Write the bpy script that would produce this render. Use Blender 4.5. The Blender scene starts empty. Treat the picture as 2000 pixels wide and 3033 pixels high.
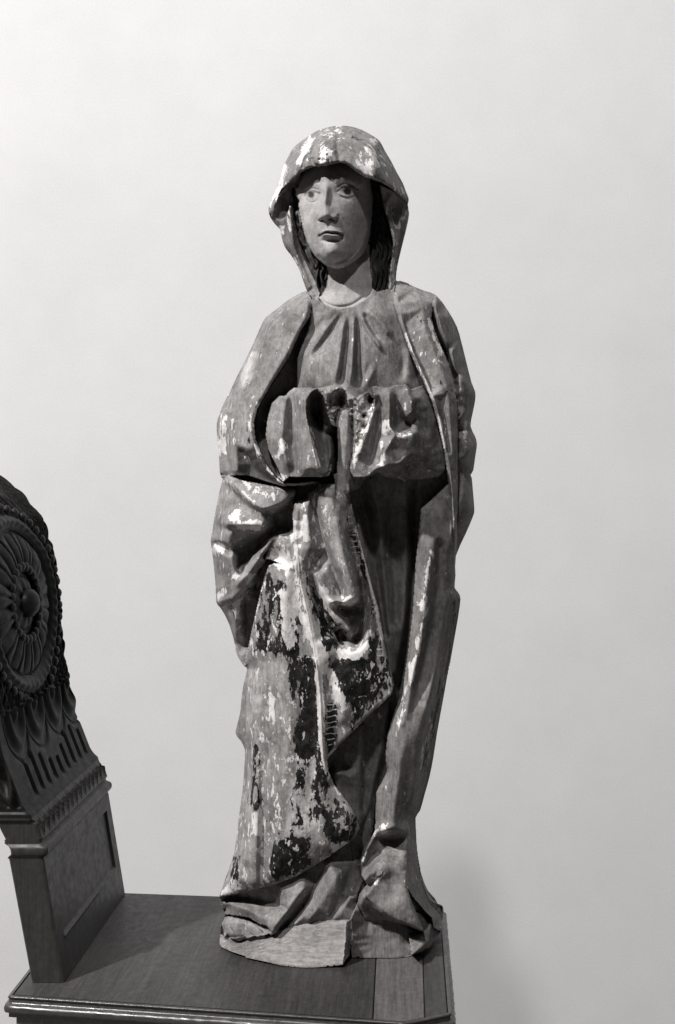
import bpy, bmesh, math, random
import numpy as np
from mathutils import Vector
from mathutils.geometry import delaunay_2d_cdt
random.seed(3); RNG = np.random.default_rng(7)
SC = bpy.context.scene
COL = SC.collection

# ---------------------------------------------------------------- camera
F = 3061.0; PX, PY = 1210.0, 1425.0        # focal length and principal point, in photograph pixels
HC = 0.575                                  # camera height above the table top
TZ = 0.90                                   # table top height
CZ = TZ + HC
Y0 = 1.30; K = Y0 / F                       # distance of the statue's middle; metres per pixel there
cam = bpy.data.cameras.new('camera'); co = bpy.data.objects.new('camera', cam); COL.objects.link(co)
co.location = (0, 0, CZ); co.rotation_euler = (math.radians(90), 0, 0)
cam.sensor_width = 36; cam.lens = 36 * F / 3033
cam.shift_x = -(PX - 1000) / 3033; cam.shift_y = -(1516.5 - PY) / 3033
cam.clip_end = 50; cam.clip_start = .05
SC.camera = co

# ---------------------------------------------------------------- light
w = bpy.data.worlds.new('World'); SC.world = w; w.use_nodes = True
w.node_tree.nodes['Background'].inputs[0].default_value = (.95, .94, 1, 1)
w.node_tree.nodes['Background'].inputs[1].default_value = 0.003
def lamp(name, size, power, az, el, dist, target, color=(1, .98, .965)):
    l = bpy.data.lights.new(name, 'AREA'); l.shape = 'DISK'; l.size = size; l.energy = power; l.color = color
    o = bpy.data.objects.new(name, l); COL.objects.link(o)
    a, e = math.radians(az), math.radians(el)
    d = Vector((math.sin(a) * math.cos(e), math.cos(a) * math.cos(e), -math.sin(e)))   # light travels this way
    o.location = Vector(target) - d * dist
    o.rotation_euler = d.to_track_quat('-Z', 'Y').to_euler()
    return o
lamp('key_lamp', 0.22, 690, 52, 46, 7.0, (-.1, 1.25, 1.5))
lamp('second_lamp', 0.38, 170, 9, 51.5, 6.4, (-.1, 1.3, 1.4))
def wall_lamp(name, loc, tgt, size, power):
    l = bpy.data.lights.new(name, 'AREA'); l.shape = 'DISK'; l.size = size; l.energy = power; l.color = (1, .985, .98)
    o = bpy.data.objects.new(name, l); COL.objects.link(o); o.location = loc
    o.rotation_euler = (Vector(tgt) - Vector(loc)).to_track_quat('-Z', 'Y').to_euler()
wall_lamp('wall_lamp', (-.5, 0.9, 4.3), (-.1, 2.55, 1.2), .8, 1.5)
SC.view_settings.view_transform = 'Standard'; SC.view_settings.look = 'None'
SC.view_settings.exposure = -0.04; SC.view_settings.gamma = 1

# ---------------------------------------------------------------- node helpers
def mat(name):
    m = bpy.data.materials.new(name); m.use_nodes = True
    nt = m.node_tree; b = nt.nodes['Principled BSDF']
    return m, nt, b
def N(nt, typ, **kw):
    n = nt.nodes.new(typ)
    for k, v in kw.items():
        if k.startswith('i_'): n.inputs[k[2:].replace('_', ' ')].default_value = v
        else: setattr(n, k, v)
    return n
def mapping(nt, scale, coord='Object', rot=(0, 0, 0)):
    tc = N(nt, 'ShaderNodeTexCoord'); mp = N(nt, 'ShaderNodeMapping')
    mp.inputs['Scale'].default_value = scale; mp.inputs['Rotation'].default_value = rot
    nt.links.new(tc.outputs[coord], mp.inputs[0]); return mp.outputs[0]
def noise(nt, vec, scale, detail=6, rough=.6, dist=0):
    n = N(nt, 'ShaderNodeTexNoise'); n.inputs['Scale'].default_value = scale; n.inputs['Detail'].default_value = detail
    n.inputs['Roughness'].default_value = rough; n.inputs['Distortion'].default_value = dist
    nt.links.new(vec, n.inputs['Vector']); return n.outputs['Fac']
def mth(nt, op, a, b=None, c=None, clamp=False):
    n = N(nt, 'ShaderNodeMath', operation=op, use_clamp=clamp)
    for i, v in enumerate((a, b, c)):
        if v is None: continue
        if isinstance(v, (int, float)): n.inputs[i].default_value = v
        else: nt.links.new(v, n.inputs[i])
    return n.outputs[0]
def ramp(nt, f, a, b, lo=0., hi=1.):
    n = N(nt, 'ShaderNodeMapRange'); n.inputs[1].default_value = a; n.inputs[2].default_value = b
    n.inputs[3].default_value = lo; n.inputs[4].default_value = hi; nt.links.new(f, n.inputs[0]); return n.outputs[0]
def mixf(nt, f, a, b):
    n = N(nt, 'ShaderNodeMix', data_type='FLOAT')
    for i, v in zip((0, 2, 3), (f, a, b)):
        if isinstance(v, (int, float)): n.inputs[i].default_value = v
        else: nt.links.new(v, n.inputs[i])
    return n.outputs[0]
def grey(nt, val, warm=(1.0, .965, .95)):
    c = N(nt, 'ShaderNodeCombineColor')
    for i, k in enumerate(warm): nt.links.new(mth(nt, 'MULTIPLY', val, k), c.inputs[i])
    return c.outputs[0]
def bump(nt, b, h, strength, dist=.002):
    n = N(nt, 'ShaderNodeBump'); n.inputs['Strength'].default_value = strength; n.inputs['Distance'].default_value = dist
    nt.links.new(h, n.inputs['Height']); nt.links.new(n.outputs[0], b.inputs['Normal'])

# ---------------------------------------------------------------- materials
def statue_mat(name, grainstretch=.8, bumpk=.6, mott=.55, fk=.6, dirtk=.75):
    m, nt, b = mat(name)
    at = lambda s: N(nt, 'ShaderNodeAttribute', attribute_name=s).outputs['Fac']
    v = mapping(nt, (1, 1, 1)); vg = mapping(nt, (1, 1, .12)); vf = mapping(nt, (1, 1, .6))
    big = noise(nt, mapping(nt, (1, 1, .7)), 34, 9, .68); fine = noise(nt, v, 330, 3, .6); grain = noise(nt, vg, 260, 4, .65)
    ct = lambda n: mth(nt, 'ADD', mth(nt, 'MULTIPLY', mth(nt, 'SUBTRACT', n, .5), 2.3), .5)
    flak = ct(noise(nt, vf, 92, 9, .68, .3)); dk = ct(noise(nt, mapping(nt, (1, 1, .5)), 72, 9, .68, .3))
    vv = mapping(nt, (1, 1, .25)); spk = noise(nt, mapping(nt, (1, 1, .5)), 150, 5, .65, .4); spk2 = noise(nt, mapping(nt, (1.1, 1, .45)), 190, 5, .65, .4)
    tone = at('tone')
    k = mth(nt, 'ADD', 1.0, mth(nt, 'MULTIPLY', mth(nt, 'SUBTRACT', big, .5), 2 * mott))
    k = mth(nt, 'ADD', k, mth(nt, 'MULTIPLY', mth(nt, 'SUBTRACT', fine, .5), fk))
    k = mth(nt, 'ADD', k, mth(nt, 'MULTIPLY', mth(nt, 'SUBTRACT', grain, .5), grainstretch))
    dirt = ct(noise(nt, mapping(nt, (1, 1, .8)), 120, 6, .7, .5)); scr = ct(noise(nt, mapping(nt, (1, 1, .07)), 420, 3, .6))
    k = mth(nt, 'ADD', k, mth(nt, 'MULTIPLY', mth(nt, 'SUBTRACT', mth(nt, 'MINIMUM', dirt, .75), .6), dirtk))
    k = mth(nt, 'ADD', k, mth(nt, 'MULTIPLY', mth(nt, 'SUBTRACT', scr, .5), .22 * grainstretch))
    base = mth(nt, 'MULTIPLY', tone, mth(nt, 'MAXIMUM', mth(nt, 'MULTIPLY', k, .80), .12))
    # lost paint: dark ground laid bare
    drk = at('drk')
    dm = ramp(nt, mth(nt, 'ADD', mth(nt, 'ADD', dk, drk), mth(nt, 'MULTIPLY', mth(nt, 'SUBTRACT', spk, .5), 1.1)), .99, 1.02)
    dm = mth(nt, 'MINIMUM', mth(nt, 'MAXIMUM', dm, 0), 1)
    dcol = mth(nt, 'ADD', .004, mth(nt, 'MULTIPLY', mth(nt, 'MULTIPLY', dirt, dirt), .06))
    c1 = mixf(nt, dm, base, dcol)
    # white gesso flakes
    pt = N(nt, 'ShaderNodeNewGeometry').outputs['Pointiness']
    fl = mth(nt, 'ADD', at('flk'), ramp(nt, pt, .53, .64, 0, .34))
    fm = ramp(nt, mth(nt, 'ADD', mth(nt, 'ADD', flak, fl), mth(nt, 'MULTIPLY', mth(nt, 'SUBTRACT', spk2, .5), 1.3)), .985, 1.03)
    fm = mth(nt, 'MINIMUM', mth(nt, 'MAXIMUM', fm, 0), 1)
    fcol = mth(nt, 'ADD', .42, mth(nt, 'MULTIPLY', dirt, .50))
    c2 = mixf(nt, fm, c1, fcol)
    # ladder-like craquelure showing the white ground
    vc = mapping(nt, (.35, .35, 1)); cn = noise(nt, vc, 26, 3, .6)
    wv = N(nt, 'ShaderNodeTexWave', bands_direction='Z'); wv.inputs['Scale'].default_value = 44
    wv.inputs['Distortion'].default_value = 3.5; wv.inputs['Detail'].default_value = 3; wv.inputs['Detail Scale'].default_value = 1.6
    nt.links.new(v, wv.inputs[0])
    cm = mth(nt, 'MULTIPLY', ramp(nt, wv.outputs['Fac'], .90, .97), ramp(nt, mth(nt, 'ADD', noise(nt, v, 45, 4), at('crk')), 1.0, 1.06))
    cm = mth(nt, 'MINIMUM', mth(nt, 'MAXIMUM', cm, 0), 1)
    c3 = mixf(nt, cm, c2, .6)
    nt.links.new(grey(nt, c3), b.inputs['Base Color'])
    b.inputs['Roughness'].default_value = .62; b.inputs['Specular IOR Level'].default_value = .14
    h = mth(nt, 'ADD', mth(nt, 'MULTIPLY', fine, .35), mth(nt, 'MULTIPLY', grain, .35))
    h = mth(nt, 'ADD', h, mth(nt, 'MULTIPLY', mth(nt, 'SUBTRACT', 1, mth(nt, 'MAXIMUM', dm, fm)), .55))
    bump(nt, b, h, bumpk, .0018)
    return m
M_paint = statue_mat('worn_paint')
M_skin = statue_mat('flesh_paint', .12, .4, .22, .8, .30)
def wood_mat(name, dark, light, axis, rough=.45, fine=300, bumpk=.4, spec=.5, along=.06, wear=0.):
    m, nt, b = mat(name)
    sc = [1, 1, 1]; sc['XYZ'.index(axis)] = along
    v = mapping(nt, tuple(sc)); g = noise(nt, v, fine, 5, .7); g2 = noise(nt, v, 45, 4, .6, .4); s = noise(nt, mapping(nt, (1, 1, 1)), 7, 4)
    f = mth(nt, 'ADD', mth(nt, 'MULTIPLY', g, .55), mth(nt, 'MULTIPLY', g2, .3)); f = mth(nt, 'ADD', f, mth(nt, 'MULTIPLY', s, .3))
    dust = noise(nt, mapping(nt, (1, 1, 1)), 140, 6, .75); sc2 = list(sc); sc2['XYZ'.index(axis)] = .02 if axis != 'X' else .05
    scr = noise(nt, mapping(nt, tuple(sc2), rot=(0, 0, .12)), 90, 2, .5)
    c = ramp(nt, f, .38, .78, dark, light); c = mth(nt, 'MULTIPLY', c, ramp(nt, dust, .25, .75, .65, 1.35)); c = mth(nt, 'ADD', c, mth(nt, 'MULTIPLY', ramp(nt, dust, .66, .74, 0, 1), light * .5)); c = mth(nt, 'MAXIMUM', c, 0.004); pt = N(nt, 'ShaderNodeNewGeometry').outputs['Pointiness']
    wr = mth(nt, 'MULTIPLY', ramp(nt, pt, .53, .62, 0, 1), ramp(nt, dust, .35, .6, .1, 1)); c = mixf(nt, mth(nt, 'MULTIPLY', wr, wear), c, light * 3.2); nt.links.new(grey(nt, c, (1, .95, .93)), b.inputs['Base Color'])
    b.inputs['Roughness'].default_value = rough; b.inputs['Specular IOR Level'].default_value = spec
    sp = ramp(nt, noise(nt, mapping(nt, (1, 1, 1)), 90, 3), .3, .75, rough - .08, rough + .14); nt.links.new(sp, b.inputs['Roughness'])
    bump(nt, b, g, bumpk, .0006)
    return m
M_basewood = wood_mat('bare_end_grain', .07, .42, 'X', .7, 420, .7, .15, .10)
M_basewood2 = wood_mat('bare_block_wood', .06, .30, 'Z', .7, 420, .7, .15, .08)
M_table = wood_mat('table_wood', .013, .068, 'Y', .48)
M_table2 = wood_mat('table_board_wood', .035, .15, 'Y', .5)
M_edge = wood_mat('table_edge_wood', .02, .07, 'X', .3, spec=.7, wear=.5)
M_dark = wood_mat('dark_carved_wood', .003, .013, 'Z', .5, spec=.3, wear=.8)
M_dark2 = wood_mat('dark_plinth_wood', .014, .052, 'Z', .45, spec=.5, wear=.9)
m, nt, b = mat('wall_paint'); M_wall = m
v = mapping(nt, (1, 1, 1)); f = mth(nt, 'ADD', mth(nt, 'MULTIPLY', noise(nt, v, 1.6, 6, .65), .13), mth(nt, 'MULTIPLY', noise(nt, v, 210, 3, .7), .16))
f = mth(nt, 'ADD', f, mth(nt, 'MULTIPLY', mth(nt, 'SUBTRACT', noise(nt, v, 9, 5, .6), .5), .07)); f = mth(nt, 'ADD', f, .56); nt.links.new(grey(nt, f, (.99, .985, 1.0)), b.inputs['Base Color']); b.inputs['Roughness'].default_value = .85
b.inputs['Specular IOR Level'].default_value = .15; bump(nt, b, noise(nt, v, 220, 3), .12, .001)
m, nt, b = mat('floor_boards'); M_floor = m; b.inputs['Base Color'].default_value = (.16, .15, .145, 1); b.inputs['Roughness'].default_value = .6

# ---------------------------------------------------------------- object helpers
def link_mesh(name, verts, faces, material, parent=None, smooth=True):
    me = bpy.data.meshes.new(name); me.from_pydata(verts, [], faces); me.materials.append(material)
    if smooth: me.polygons.foreach_set('use_smooth', [True] * len(me.polygons))
    me.update(); o = bpy.data.objects.new(name, me); COL.objects.link(o); o.parent = parent; return o
def from_bm(name, bm, material, parent=None, smooth=False):
    me = bpy.data.meshes.new(name); bm.normal_update(); bm.to_mesh(me); bm.free(); me.materials.append(material)
    if smooth: me.polygons.foreach_set('use_smooth', [True] * len(me.polygons))
    o = bpy.data.objects.new(name, me); COL.objects.link(o); o.parent = parent; return o
def thing(name, label, cat, loc=(0, 0, 0)):
    o = bpy.data.objects.new(name, None); COL.objects.link(o); o.location = loc; o.empty_display_size = .05
    o['label'] = label; o['category'] = cat; return o
def unparent_fix(o, root):
    o.parent = root; o.matrix_parent_inverse = root.matrix_basis.inverted() if False else o.matrix_parent_inverse
def box(bm, x0, x1, y0, y1, z0, z1, bev=0):
    r = bmesh.ops.create_cube(bm, size=1); vs = r['verts']
    for q in vs: q.co = Vector((x0 + (q.co.x + .5) * (x1 - x0), y0 + (q.co.y + .5) * (y1 - y0), z0 + (q.co.z + .5) * (z1 - z0)))
    if bev:
        es = list({e for q in vs for e in q.link_edges}); bmesh.ops.bevel(bm, geom=es, offset=bev, segments=2, affect='EDGES')
#==SECTION room
# ---------------------------------------------------------------- wall and floor
bm = bmesh.new(); box(bm, -5, 5, 2.5, 2.6, 0, 5); o = from_bm('wall', bm, M_wall); o['kind'] = 'structure'
bm = bmesh.new(); box(bm, -5, 5, -3, 2.498, -.05, 0); o = from_bm('floor', bm, M_floor); o['kind'] = 'structure'

# ---------------------------------------------------------------- table
XL, XR = -.442, .042
FL = (XL, 1.157); FR1 = (-.004, 1.100); FR2 = (.019, 1.107); FRC = (XR, 1.118); BR = (XR, 1.405); BL = (XL, 1.447)
TB = thing('wooden_table', 'dark wooden table with moulded front edge under the statue', 'table', (-.2, 1.28, 0))
TL = Vector(TB.location)
def loc_v(p): return tuple(Vector(p) - TL)
def prism(name, poly, z0, z1, material, bev=0., parent=TB):
    bm = bmesh.new(); vs = [bm.verts.new(loc_v((x, y, z0))) for x, y in poly]; f = bm.faces.new(vs)
    r = bmesh.ops.extrude_face_region(bm, geom=[f]); 
    for q in r['geom']:
        if isinstance(q, bmesh.types.BMVert): q.co.z += z1 - z0
    bmesh.ops.recalc_face_normals(bm, faces=bm.faces)
    if bev: bmesh.ops.bevel(bm, geom=list(bm.edges), offset=bev, segments=2, affect='EDGES')
    return from_bm(name, bm, material, parent)
def lerp2(a, b, t): return (a[0] + (b[0] - a[0]) * t, a[1] + (b[1] - a[1]) * t)
JX0, JX1 = -.0385, -.0375
def fronty(x): return FL[1] + (FR1[1] - FL[1]) * (x - FL[0]) / (FR1[0] - FL[0])
def backy(x): return BL[1] + (BR[1] - BL[1]) * (x - BL[0]) / (BR[0] - BL[0])
prism('plank', [FL, (JX0, fronty(JX0)), (JX0 - .002, backy(JX0)), BL], TZ - .012, TZ, M_table, .0006)
prism('plank', [(JX0 + .0012, fronty(JX0)), FR1, (.017, 1.108), (.017, backy(.017)), (JX0 - .001, backy(JX0))], TZ - .012, TZ - .0002, M_table2, .0006)
prism('plank', [(.018, 1.1085), (XR, 1.120), BR, (.018, backy(.018))], TZ - .0125, TZ - .0012, M_table, .0008)
# moulded front edge: profile (outward, down) swept along the front
path = [(XL - .004, 1.4), (XL - .004, fronty(XL) - .001), (FR1[0], FR1[1] - .001), (.018, 1.1065), (XR + .003, 1.118), (XR + .003, 1.40)]
prof = [(-.002, -.0006), (.0012, -.0006), (.0022, -.0016), (.0012, -.003), (.0002, -.0042), (.0004, -.0075), (.0016, -.0085), (.0042, -.0092), (.0062, -.0112), (.0068, -.0138), (.006, -.0162), (.004, -.018), (.001, -.0188), (.001, -.024), (-.002, -.024)]
def sweep(name, path, prof, z, material, parent, wob=0.):
    pts = []
    for i in range(len(path) - 1):
        n = max(1, int(math.dist(path[i], path[i + 1]) / .004))
        pts += [lerp2(path[i], path[i + 1], k / n) for k in range(n)]
    pts.append(path[-1]); verts = []; faces = []; m_ = len(prof)
    for i, p in enumerate(pts):
        a = pts[max(0, i - 1)]; c = pts[min(len(pts) - 1, i + 1)]
        d = Vector((c[0] - a[0], c[1] - a[1])).normalized(); nrm = Vector((d.y, -d.x))
        if nrm.dot(Vector((p[0] + .2, p[1] - 1.28))) < 0: nrm = -nrm
        for j, (u, h) in enumerate(prof):
            k = u + (wob * (random.random() - .5) if u > .003 else 0)
            verts.append(loc_v((p[0] + nrm.x * k, p[1] + nrm.y * k, z + h)))
    for i in range(len(pts) - 1):
        for j in range(m_ - 1):
            a = i * m_ + j; faces.append((a, a + m_, a + m_ + 1, a + 1))
    return link_mesh(name, verts, faces, material, parent)
sweep('edge_moulding', path, prof, TZ, M_edge, TB, .0009)
core = [(XL + .002, fronty(XL) + .003), (FR1[0], FR1[1] + .003), (.018, 1.111), (XR - .002, 1.122), (XR - .002, 1.40), (XL + .002, 1.44)]
prism('apron', core, TZ - .10, TZ - .013, M_edge)
for x, y in ((XL + .03, 1.19), (XR - .03, 1.15), (XL + .03, 1.41), (XR - .03, 1.37)):
    bm = bmesh.new(); box(bm, x - .02 - TL.x, x + .02 - TL.x, y - .02 - TL.y, y + .02 - TL.y, 0, TZ - .101, .003); from_bm('leg', bm, M_edge, TB)
#==SECTION carving
# ---------------------------------------------------------------- carved leaning board on the left
CB = thing('carved_stand', 'dark carved wooden stand with rosette, flutes and zigzag band leaning over table', 'carving', (-.41, 1.31, TZ))
CL = Vector(CB.location)
HP = [0, .149, .157, .163, .186, .201, .263, .347, .425, .478, .526, .555, .58, .62, .66]
XP = [-.394, -.4185, -.4185, -.4225, -.4295, -.443, -.467, -.482, -.488, -.495, -.5115, -.537, -.565, -.62, -.69]
YA, YB = 1.184, 1.437
nh, nyy = 560, 250
hh = np.linspace(0, .66, nh); yy = np.linspace(YA, YB, nyy); H, Yg = np.meshgrid(hh, yy, indexing='ij')
xb = np.interp(hh, HP, XP); ker = np.ones(9) / 9
xb[5:-5] = np.convolve(xb, ker, 'same')[5:-5]
dep = np.zeros_like(H); yc, hc = 1.312, .420
def g1(x, s): return np.exp(-(x / s) ** 2)
# plinth recess panel
inp = (H > .046) & (H < .122) & (Yg > YA + .022) & (Yg < YB - .02)
dep[inp] -= .003
dep += .0012 * g1(H - .044, .002) * ((Yg > YA + .02) & (Yg < YB - .018))
# step above plinth, half-round moulding
dep += .0015 * ((H > .1435)) - .002 * g1(H - .1435, .0013)
dep += .004 * np.sqrt(np.clip(1 - ((H - .1515) / .0065) ** 2, 0, 1)) - .002 * g1(H - .1595, .0015)
# zigzag band
zz = np.abs(((Yg - YA) / .017) % 1 - .5) * 2
band = (H > .163) & (H < .186)
hz = (H - .163) / .023
tooth = (hz < .25 + .6 * zz)
dep[band] += np.where(tooth[band], .0026, -.0016)
dep += .0014 * band * g1(hz - (.25 + .6 * zz), .12)
dep -= .0018 * g1(H - .1875, .0014)
# flutes
for k in range(9):
    y_ = YA + .045 + k * .0235; top = .235 + .012 * math.sin(k * 1.1 + .6); bot = .2
    s = np.clip(np.minimum((H - bot) / .006, (top - H) / .008), 0, 1)
    dep -= .0052 * np.sqrt(s) * np.clip(1 - ((Yg - y_) / .0052) ** 2, 0, 1) ** .7
# swags: nested arches
for yc2 in (1.235, 1.300, 1.365, 1.425):
    r = np.hypot((Yg - yc2), (H - .297) * .62)
    low = H < .305
    sw = (.003 * np.cos(r / .0034 * 1.05) + .0016) * (r < .033) * low
    dep += sw; dep -= .003 * g1(r - .035, .0016) * low
# medallion
R = np.hypot(Yg - yc, H - hc); TH = np.arctan2(H - hc, Yg - yc)
dep += .0045 * g1(R - .104, .0055) * (1 + .18 * np.sin(TH * 44 + R * 300)) 
dep -= .003 * g1(R - .0925, .0025)
dep -= .003 * (R < .092)
pet = np.abs(((TH / (2 * math.pi) * 14) % 1) - .5) * 2
pm = (R < .089) & (R > .046)
dep += pm * (.0075 * np.sqrt(np.clip(1 - pet ** 2, 0, 1)) * np.sqrt(np.clip((.090 - R) / .02, 0, 1)) - .001 - .003 * g1(pet, .12))
dep += .006 * np.sqrt(np.clip(1 - (R / .034) ** 2, 0, 1)) * (1 + .25 * np.sin(TH * 9))
# leaf scrolls above and below medallion
sc1 = np.sin(H * 210 + 40 * np.sin(Yg * 38)) * np.sin(Yg * 190 + H * 60)
field = ((R > .112) & (H > .30)).astype(float)
dep += field * .0035 * sc1
xs = xb[:, None] + dep
verts = []; faces = []
Pw = np.stack([xs - CL.x, Yg - CL.y, H + TZ - CL.z + .0005], -1).reshape(-1, 3)
# bevelled front edge: the outer columns bend round
def gridfaces(nr, nc, off=0, flip=False):
    i = np.arange(nr - 1)[:, None] * nc + np.arange(nc - 1)[None, :] + off
    q = np.stack([i, i + 1, i + nc + 1, i + nc], -1).reshape(-1, 4)
    return q[:, ::-1] if flip else q
thk = np.interp(hh, [0, .14, .16, .2, .3, .66], [.037, .04, .042, .05, .06, .07])
nf = 24
def frontstrip(sign, ycol):
    t = np.linspace(0, 1, nf); out = []
    u = t[None, :] * thk[:, None]
    rel = np.zeros_like(u)
    rel += .002 * np.clip(1 - np.abs(u / .004 - 0), 0, 1) * -1
    leaf = (hh[:, None] > .2)
    rel += leaf * .0045 * (np.sin(hh[:, None] * 160 + 6 * np.sin(u * 130)) * np.sin(u / thk[:, None] * math.pi * 2)) 
    mo = np.clip(1 - ((hh[:, None] - .1515) / .0065) ** 2, 0, 1) ** .5 * .004 + .003 * (np.abs(hh[:, None] - .19) < .004)
    rel = rel + mo
    x = xs[:, 0 if sign < 0 else -1][:, None] - u; y = ycol + sign * rel
    return np.stack([x - CL.x, y - CL.y, (hh[:, None] + 0 * u) + TZ - CL.z + .0005], -1).reshape(-1, 3)
A = Pw; Bf = frontstrip(-1, YA); Cf = frontstrip(1, YB)
allv = np.concatenate([A, Bf, Cf]); nA = len(A); nB = len(Bf)
fc = np.concatenate([gridfaces(nh, nyy), gridfaces(nh, nf, nA, True), gridfaces(nh, nf, nA + nB)])
# far side and top/bottom caps
lx = [(nA + i * nf + nf - 1) for i in range(nh)]; rx = [(nA + nB + i * nf + nf - 1) for i in range(nh)]
cap = [(lx[i], lx[i + 1], rx[i + 1], rx[i]) for i in range(nh - 1)]
def fast_mesh(name, v, f, material, parent, smooth=True):
    me = bpy.data.meshes.new(name); v = np.asarray(v, np.float32); f = np.asarray(f, np.int32)
    me.vertices.add(len(v)); me.vertices.foreach_set('co', v.ravel())
    me.loops.add(f.size); me.loops.foreach_set('vertex_index', f.ravel())
    me.polygons.add(len(f)); me.polygons.foreach_set('loop_start', np.arange(0, f.size, f.shape[1], dtype=np.int32))
    me.update(calc_edges=True); me.validate()
    me.polygons.foreach_set('use_smooth', np.full(len(me.polygons), smooth)); me.materials.append(material)
    o = bpy.data.objects.new(name, me); COL.objects.link(o); o.parent = parent; return o
isl = hh[fc[:, 0] % 1 if False else np.zeros(len(fc), int)]
# split plinth from the carved upper board
def rowof(idx):
    idx = np.asarray(idx); r = np.where(idx < nA, idx // nyy, np.where(idx < nA + nB, (idx - nA) // nf, (idx - nA - nB) // nf)); return r
fall = np.concatenate([fc, np.array(cap)])
hrow = hh[np.minimum(rowof(fall[:, 0]), rowof(fall[:, 2]))]
def sub(mask):
    f = fall[mask]; u, inv = np.unique(f.ravel(), return_inverse=True); return allv[u], inv.reshape(-1, 4)
v_, f_ = sub(hrow < .1425); fast_mesh('plinth', v_, f_, M_dark2, CB)
v_, f_ = sub((hrow >= .1425) & (hrow < .161)); fast_mesh('moulding', v_, f_, M_dark2, CB)
v_, f_ = sub((hrow >= .161) & (hrow < .188)); fast_mesh('zigzag_band', v_, f_, M_dark2, CB)
v_, f_ = sub(hrow >= .188); fast_mesh('carved_board', v_, f_, M_dark, CB)
# ring of beads round the rosette, boss in the middle
def xsurf(h): return float(np.interp(h, hh, xb))
def ball(bm, c, r, sx=.6, seg=10):
    q = bmesh.ops.create_uvsphere(bm, u_segments=seg, v_segments=6, radius=r)
    for t in q['verts']: t.co = Vector((t.co.x * sx, t.co.y, t.co.z)) + Vector(c)
bmm = bmesh.new(); ball(bmm, (0, 0, 0), .0068, .75, 12); bead_me = bpy.data.meshes.new('bead'); bmm.to_mesh(bead_me); bmm.free()
bead_me.materials.append(M_dark); bead_me.polygons.foreach_set('use_smooth', [True] * len(bead_me.polygons))
for rr, n in ((.046, 24), (.120, 46)):
    for k in range(n):
        a = 2 * math.pi * k / n; y = yc + rr * math.cos(a); h = hc + rr * math.sin(a)
        if y < YA + .008 or y > YB - .002 or h < .31: continue
        o = bpy.data.objects.new('bead', bead_me); COL.objects.link(o); o.parent = CB
        o.location = (xsurf(h) + .002 - CL.x, y - CL.y, h + TZ - CL.z)
bm = bmesh.new(); ball(bm, (xsurf(hc) + .004 - CL.x, yc - CL.y, hc + TZ - CL.z), .019, .8, 20); from_bm('boss', bm, M_dark, CB, True)
#==SECTION statue
# ---------------------------------------------------------------- statue: carved relief fields
S = 2.0; GX0, GY0 = 610.0, 356.0; NX, NY = 412, 1270
gx = GX0 + S * np.arange(NX); gy = GY0 + S * np.arange(NY); PXg, PYg = np.meshgrid(gx, gy)
D = np.zeros((NY, NX)); LB = np.full((NY, NX), -1)
TONE = np.full((NY, NX), .30); FLK = np.full((NY, NX), .12); DRK = np.full((NY, NX), -.1); CRK = np.full((NY, NX), -.5)
def conv(x0, y0, s): return lambda pts: [(x0 + p[0] * s, y0 + p[1] * s) + tuple(p[2:]) for p in pts]
C1 = conv(700, 340, .38265); C2 = conv(600, 840, .54209); C3 = conv(600, 1400, .54209); C4 = conv(600, 1950, .54209)
C5 = conv(580, 2480, .52296); CF = conv(780, 480, .28699); C45 = conv(600, 2300, .31888); C46 = conv(1000, 2300, .2551)
CD = conv(0, 0, 1.27551); L1 = conv(620, 1400, .2551); M1 = conv(780, 1080, .2551); R1 = conv(1080, 840, .22712); Q1 = conv(620, 1100, .16821)
SRC = conv(0, 0, 1)
def inside(poly, X, Y):
    r = np.zeros(X.shape, bool); n = len(poly)
    for i in range(n):
        x1, y1 = poly[i][:2]; x2, y2 = poly[(i + 1) % n][:2]
        if y1 == y2: continue
        c = ((y1 > Y) != (y2 > Y)) & (X < (x2 - x1) * (Y - y1) / (y2 - y1) + x1); r ^= c
    return r
def bbox(pts, m=0):
    xs_ = [p[0] for p in pts]; ys_ = [p[1] for p in pts]
    a = max(0, int((min(xs_) - m - GX0) / S)); b_ = min(NX, int((max(xs_) + m - GX0) / S) + 2)
    c = max(0, int((min(ys_) - m - GY0) / S)); d = min(NY, int((max(ys_) + m - GY0) / S) + 2)
    return slice(c, max(c, d)), slice(a, max(a, b_))
def smoothpts(pts, n=5):
    if len(pts) < 3: return pts
    P = [np.array(p, float) for p in pts]; out = []
    for i in range(len(P) - 1):
        p0 = P[max(0, i - 1)]; p1 = P[i]; p2 = P[i + 1]; p3 = P[min(len(P) - 1, i + 2)]
        for k in range(n):
            t = k / n
            out.append(tuple(.5 * ((2 * p1) + (-p0 + p2) * t + (2 * p0 - 5 * p1 + 4 * p2 - p3) * t * t + (-p0 + 3 * p1 - 3 * p2 + p3) * t ** 3)))
    out.append(tuple(P[-1])); return out
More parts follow.
